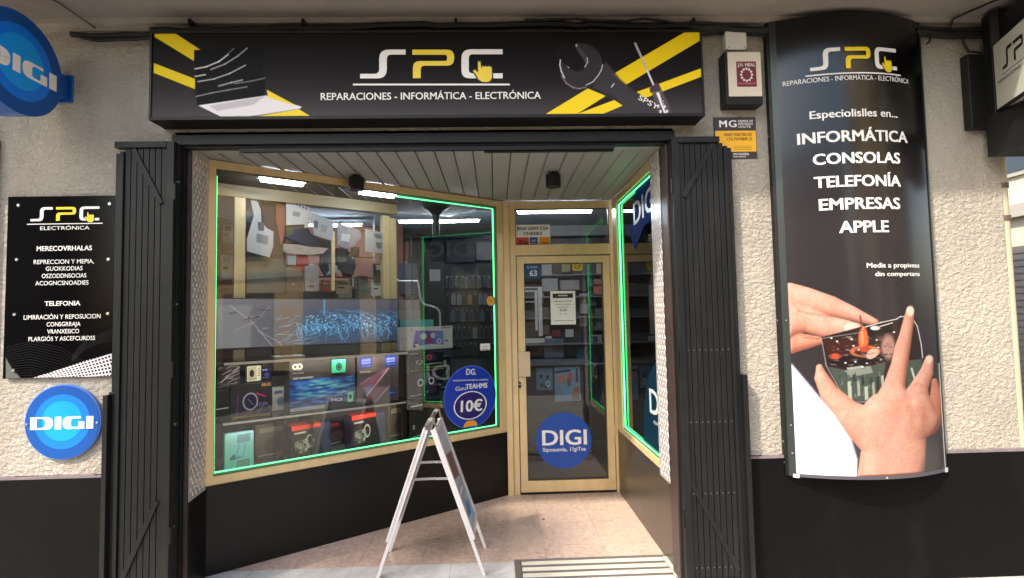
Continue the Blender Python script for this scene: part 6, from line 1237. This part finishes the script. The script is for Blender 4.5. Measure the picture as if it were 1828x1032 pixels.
for i, x in enumerate((-1.72, -1.08, -.2, .55, 1.2)):
    o = MB().box(G, x-.008, x+.008, -.088, -.02, 3.262, 3.292, BLKM).build('cable_clip'); tag(o, ['small black cable clip above the left end of the long sign', 'small black cable clip above the printed pages of the long sign', 'small black cable clip above the white S of the long sign', 'small black cable clip above the spanner of the long sign', 'small black cable clip above the right end of the long sign'][i], 'clip', 'cable clips above the long sign')
# --- drain pipe and buildings at the right
t = thing('drain_pipe', 'pale round drain pipe with dark brackets at the right edge of the wall', 'pipe', (3.122, .04, 0))
PIPE = mat('pipe_cream', (186, 176, 150), .5, var=.05); 
MB().tube([(3.122, .04, .66), (3.122, .04, 2.7)], .030, PIPE, 18).build('pipe', t, smooth=True); MB().tube([(3.122, .04, 0.0), (3.122, .04, .64)], .040, BLK, 18).tube([(3.122, .04, .64), (3.122, .04, .67)], .046, BLKM, 18).build('foot', t, smooth=True)
for z in (2.28, 2.08): MB().tube([(3.122, .04, z), (3.122, .04, z+.03)], .037, mat('bracket_brown', (92, 80, 70), .5), 18).build('bracket', t, smooth=True)
def facade_block(name, label, x0, x1, y0, y1, h, wall, facing, win, shutter_ground=True, cat='building', balcony=False):
    """block with rows of real window openings set on the faces named in facing"""
    t = thing(name, label, cat, ((x0+x1)/2, (y0+y1)/2, 0)); MB().box(G, x0, x1, y0, y1, 0, h, wall).build('wall', t)
    WG = mat('street_window_glass', (60, 70, 80), .08); WF = mat('street_window_frame', (176, 170, 158), .5); RS = mat('rolled_shutter', (120, 112, 108), .5, bump=.6, bs=3, bd=.02)
    for f in facing:
        if f == '-X': fr_ = Frame((x0, y0, 0), (0, -1, 0), (0, 0, 1), (-1, 0, 0)); fr_.o = np.array([x0, y1, 0.]); Lw = y1-y0
        elif f == '+X': fr_ = Frame((x1, y0, 0), (0, 1, 0), (0, 0, 1), (1, 0, 0)); Lw = y1-y0
        elif f == '+Y': fr_ = Frame((x1, y1, 0), (-1, 0, 0), (0, 0, 1), (0, 1, 0)); Lw = x1-x0
        n = int(Lw//win); k = 0
        for i in range(n):
            u = (i+.5)*Lw/n
            z = 3.6
            while z+1.6 < h:
                MB().box(fr_, u-.6, u+.6, z, z+1.5, 0, .05, WF).build('window_frame', t); MB().box(fr_, u-.54, u+.54, z+.06, z+1.44, .05, .056, WG).build('window_pane', t)
                if balcony and i % 2 == 0: MB().box(fr_, u-1.1, u+1.1, z-.35, z-.2, 0, .8, WF).box(fr_, u-1.1, u+1.1, z-.2, z+.7, .77, .8, RS).build('balcony', t)
                z += 3.0
            m = MB()
            if shutter_ground:
                m.box(fr_, u-1.0, u+1.0, 0, 2.5, 0, .03, RS)
                for j in range(24): m.box(fr_, u-1.0, u+1.0, j*.104, j*.104+.07, .03, .045, RS)
                m.build('roller_shutter', t)
        m = MB(); m.box(fr_, 0, Lw, 2.95, 3.15, 0, .12, WF); m.build('string_course', t)
    return t
STONE = mat('pale_facade', (218, 206, 184), .85, var=.06, vs=.8); STONE2 = mat('beige_facade', (214, 186, 140), .85, var=.08, vs=.8); STONE3 = mat('ochre_facade', (180, 140, 110), .85, var=.08, vs=.7)
facade_block('street_building', 'pale building with grey roller shutter at street level, beyond the drain pipe', 8.2, 14, .8, 16, 10, STONE, ('-X',), 2.5)
facade_block('street_building', 'beige block across the side street, seen mirrored in the big shop window', 9.5, 18, -15, -5.5, 11, STONE2, ('-X', '+Y'), 3.0, balcony=True)
facade_block('street_building', 'low ochre building across the street, seen mirrored in the shop glass', -4, 7.5, -22, -14.5, 6.2, STONE3, ('+Y',), 2.8)
facade_block('street_building', 'pale block across the street at the left, seen mirrored in the shop glass', -30, -18, -22, -13, 9, STONE, ('+Y',), 3.2)
# upper storeys of the shop's own building
ub = MB().box(G, -8, 3.085, .0, 5.2, 3.51, 9, STUC); tag(ub.build('upper_storeys'), 'plain upper storeys of the shop building above the soffit', 'building')
MB_ = MB().box(G, -8, 3.9, -OV, -OV+.08, 3.50, 4.4, STUC); tag(MB_.build('balcony_parapet'), 'plaster parapet of the balcony above the soffit', 'parapet')
# --- a small unseen tree, added so its crown dapples the sun on the porch floor
def dapple_tree(x, y, zc, R, seed=5):
    r = np.random.default_rng(seed); t = thing('dapple_tree', 'small round unseen tree added to dapple the sun on the porch floor', 'tree', (x, y, 0))
    BK = mat('tree_bark', (92, 78, 62), .9, bump=.5, bs=30, bd=.02); LF = mat('tree_leaf', (70, 96, 44), .6, var=.3, vs=3)
    m = MB(); m.tube([(x, y, 0), (x+.03, y, 2), (x-.02, y+.02, zc-R*.4)], .09, BK, 12)
    tips = []
    for i in range(14):
        a = r.uniform(0, 6.28); e = r.uniform(.1, 1.3); L_ = R*r.uniform(.55, .9); p = np.array([x-.02, y+.02, zc-R*.5]); q_ = np.array([x, y, zc])+L_*np.array([math.cos(a)*math.cos(e), math.sin(a)*math.cos(e), math.sin(e)*.9-.3])
        m.tube([p, (p+q_)/2+r.normal(0, .06, 3), q_], .022, BK, 6); tips.append(q_)
    m.build('trunk', t, smooth=True)
    V, F = [], []
    for i in range(2400):
        c = tips[r.integers(len(tips))]+r.normal(0, R*.26, 3); n = r.normal(0, 1, 3); n /= np.linalg.norm(n); a = np.cross(n, r.normal(0, 1, 3)); a /= np.linalg.norm(a); b = np.cross(n, a); s_ = r.uniform(.035, .07); k = len(V)
        V += [c-a*s_*1.6, c-b*s_*.8, c+a*s_*1.6, c+b*s_*.8]; F.append((k, k+1, k+2, k+3))
    MB().add(V, F, LF).build('crown', t, recalc=False)
dapple_tree(-5.3, -3.6, 6.2, .95)
#@@PART7
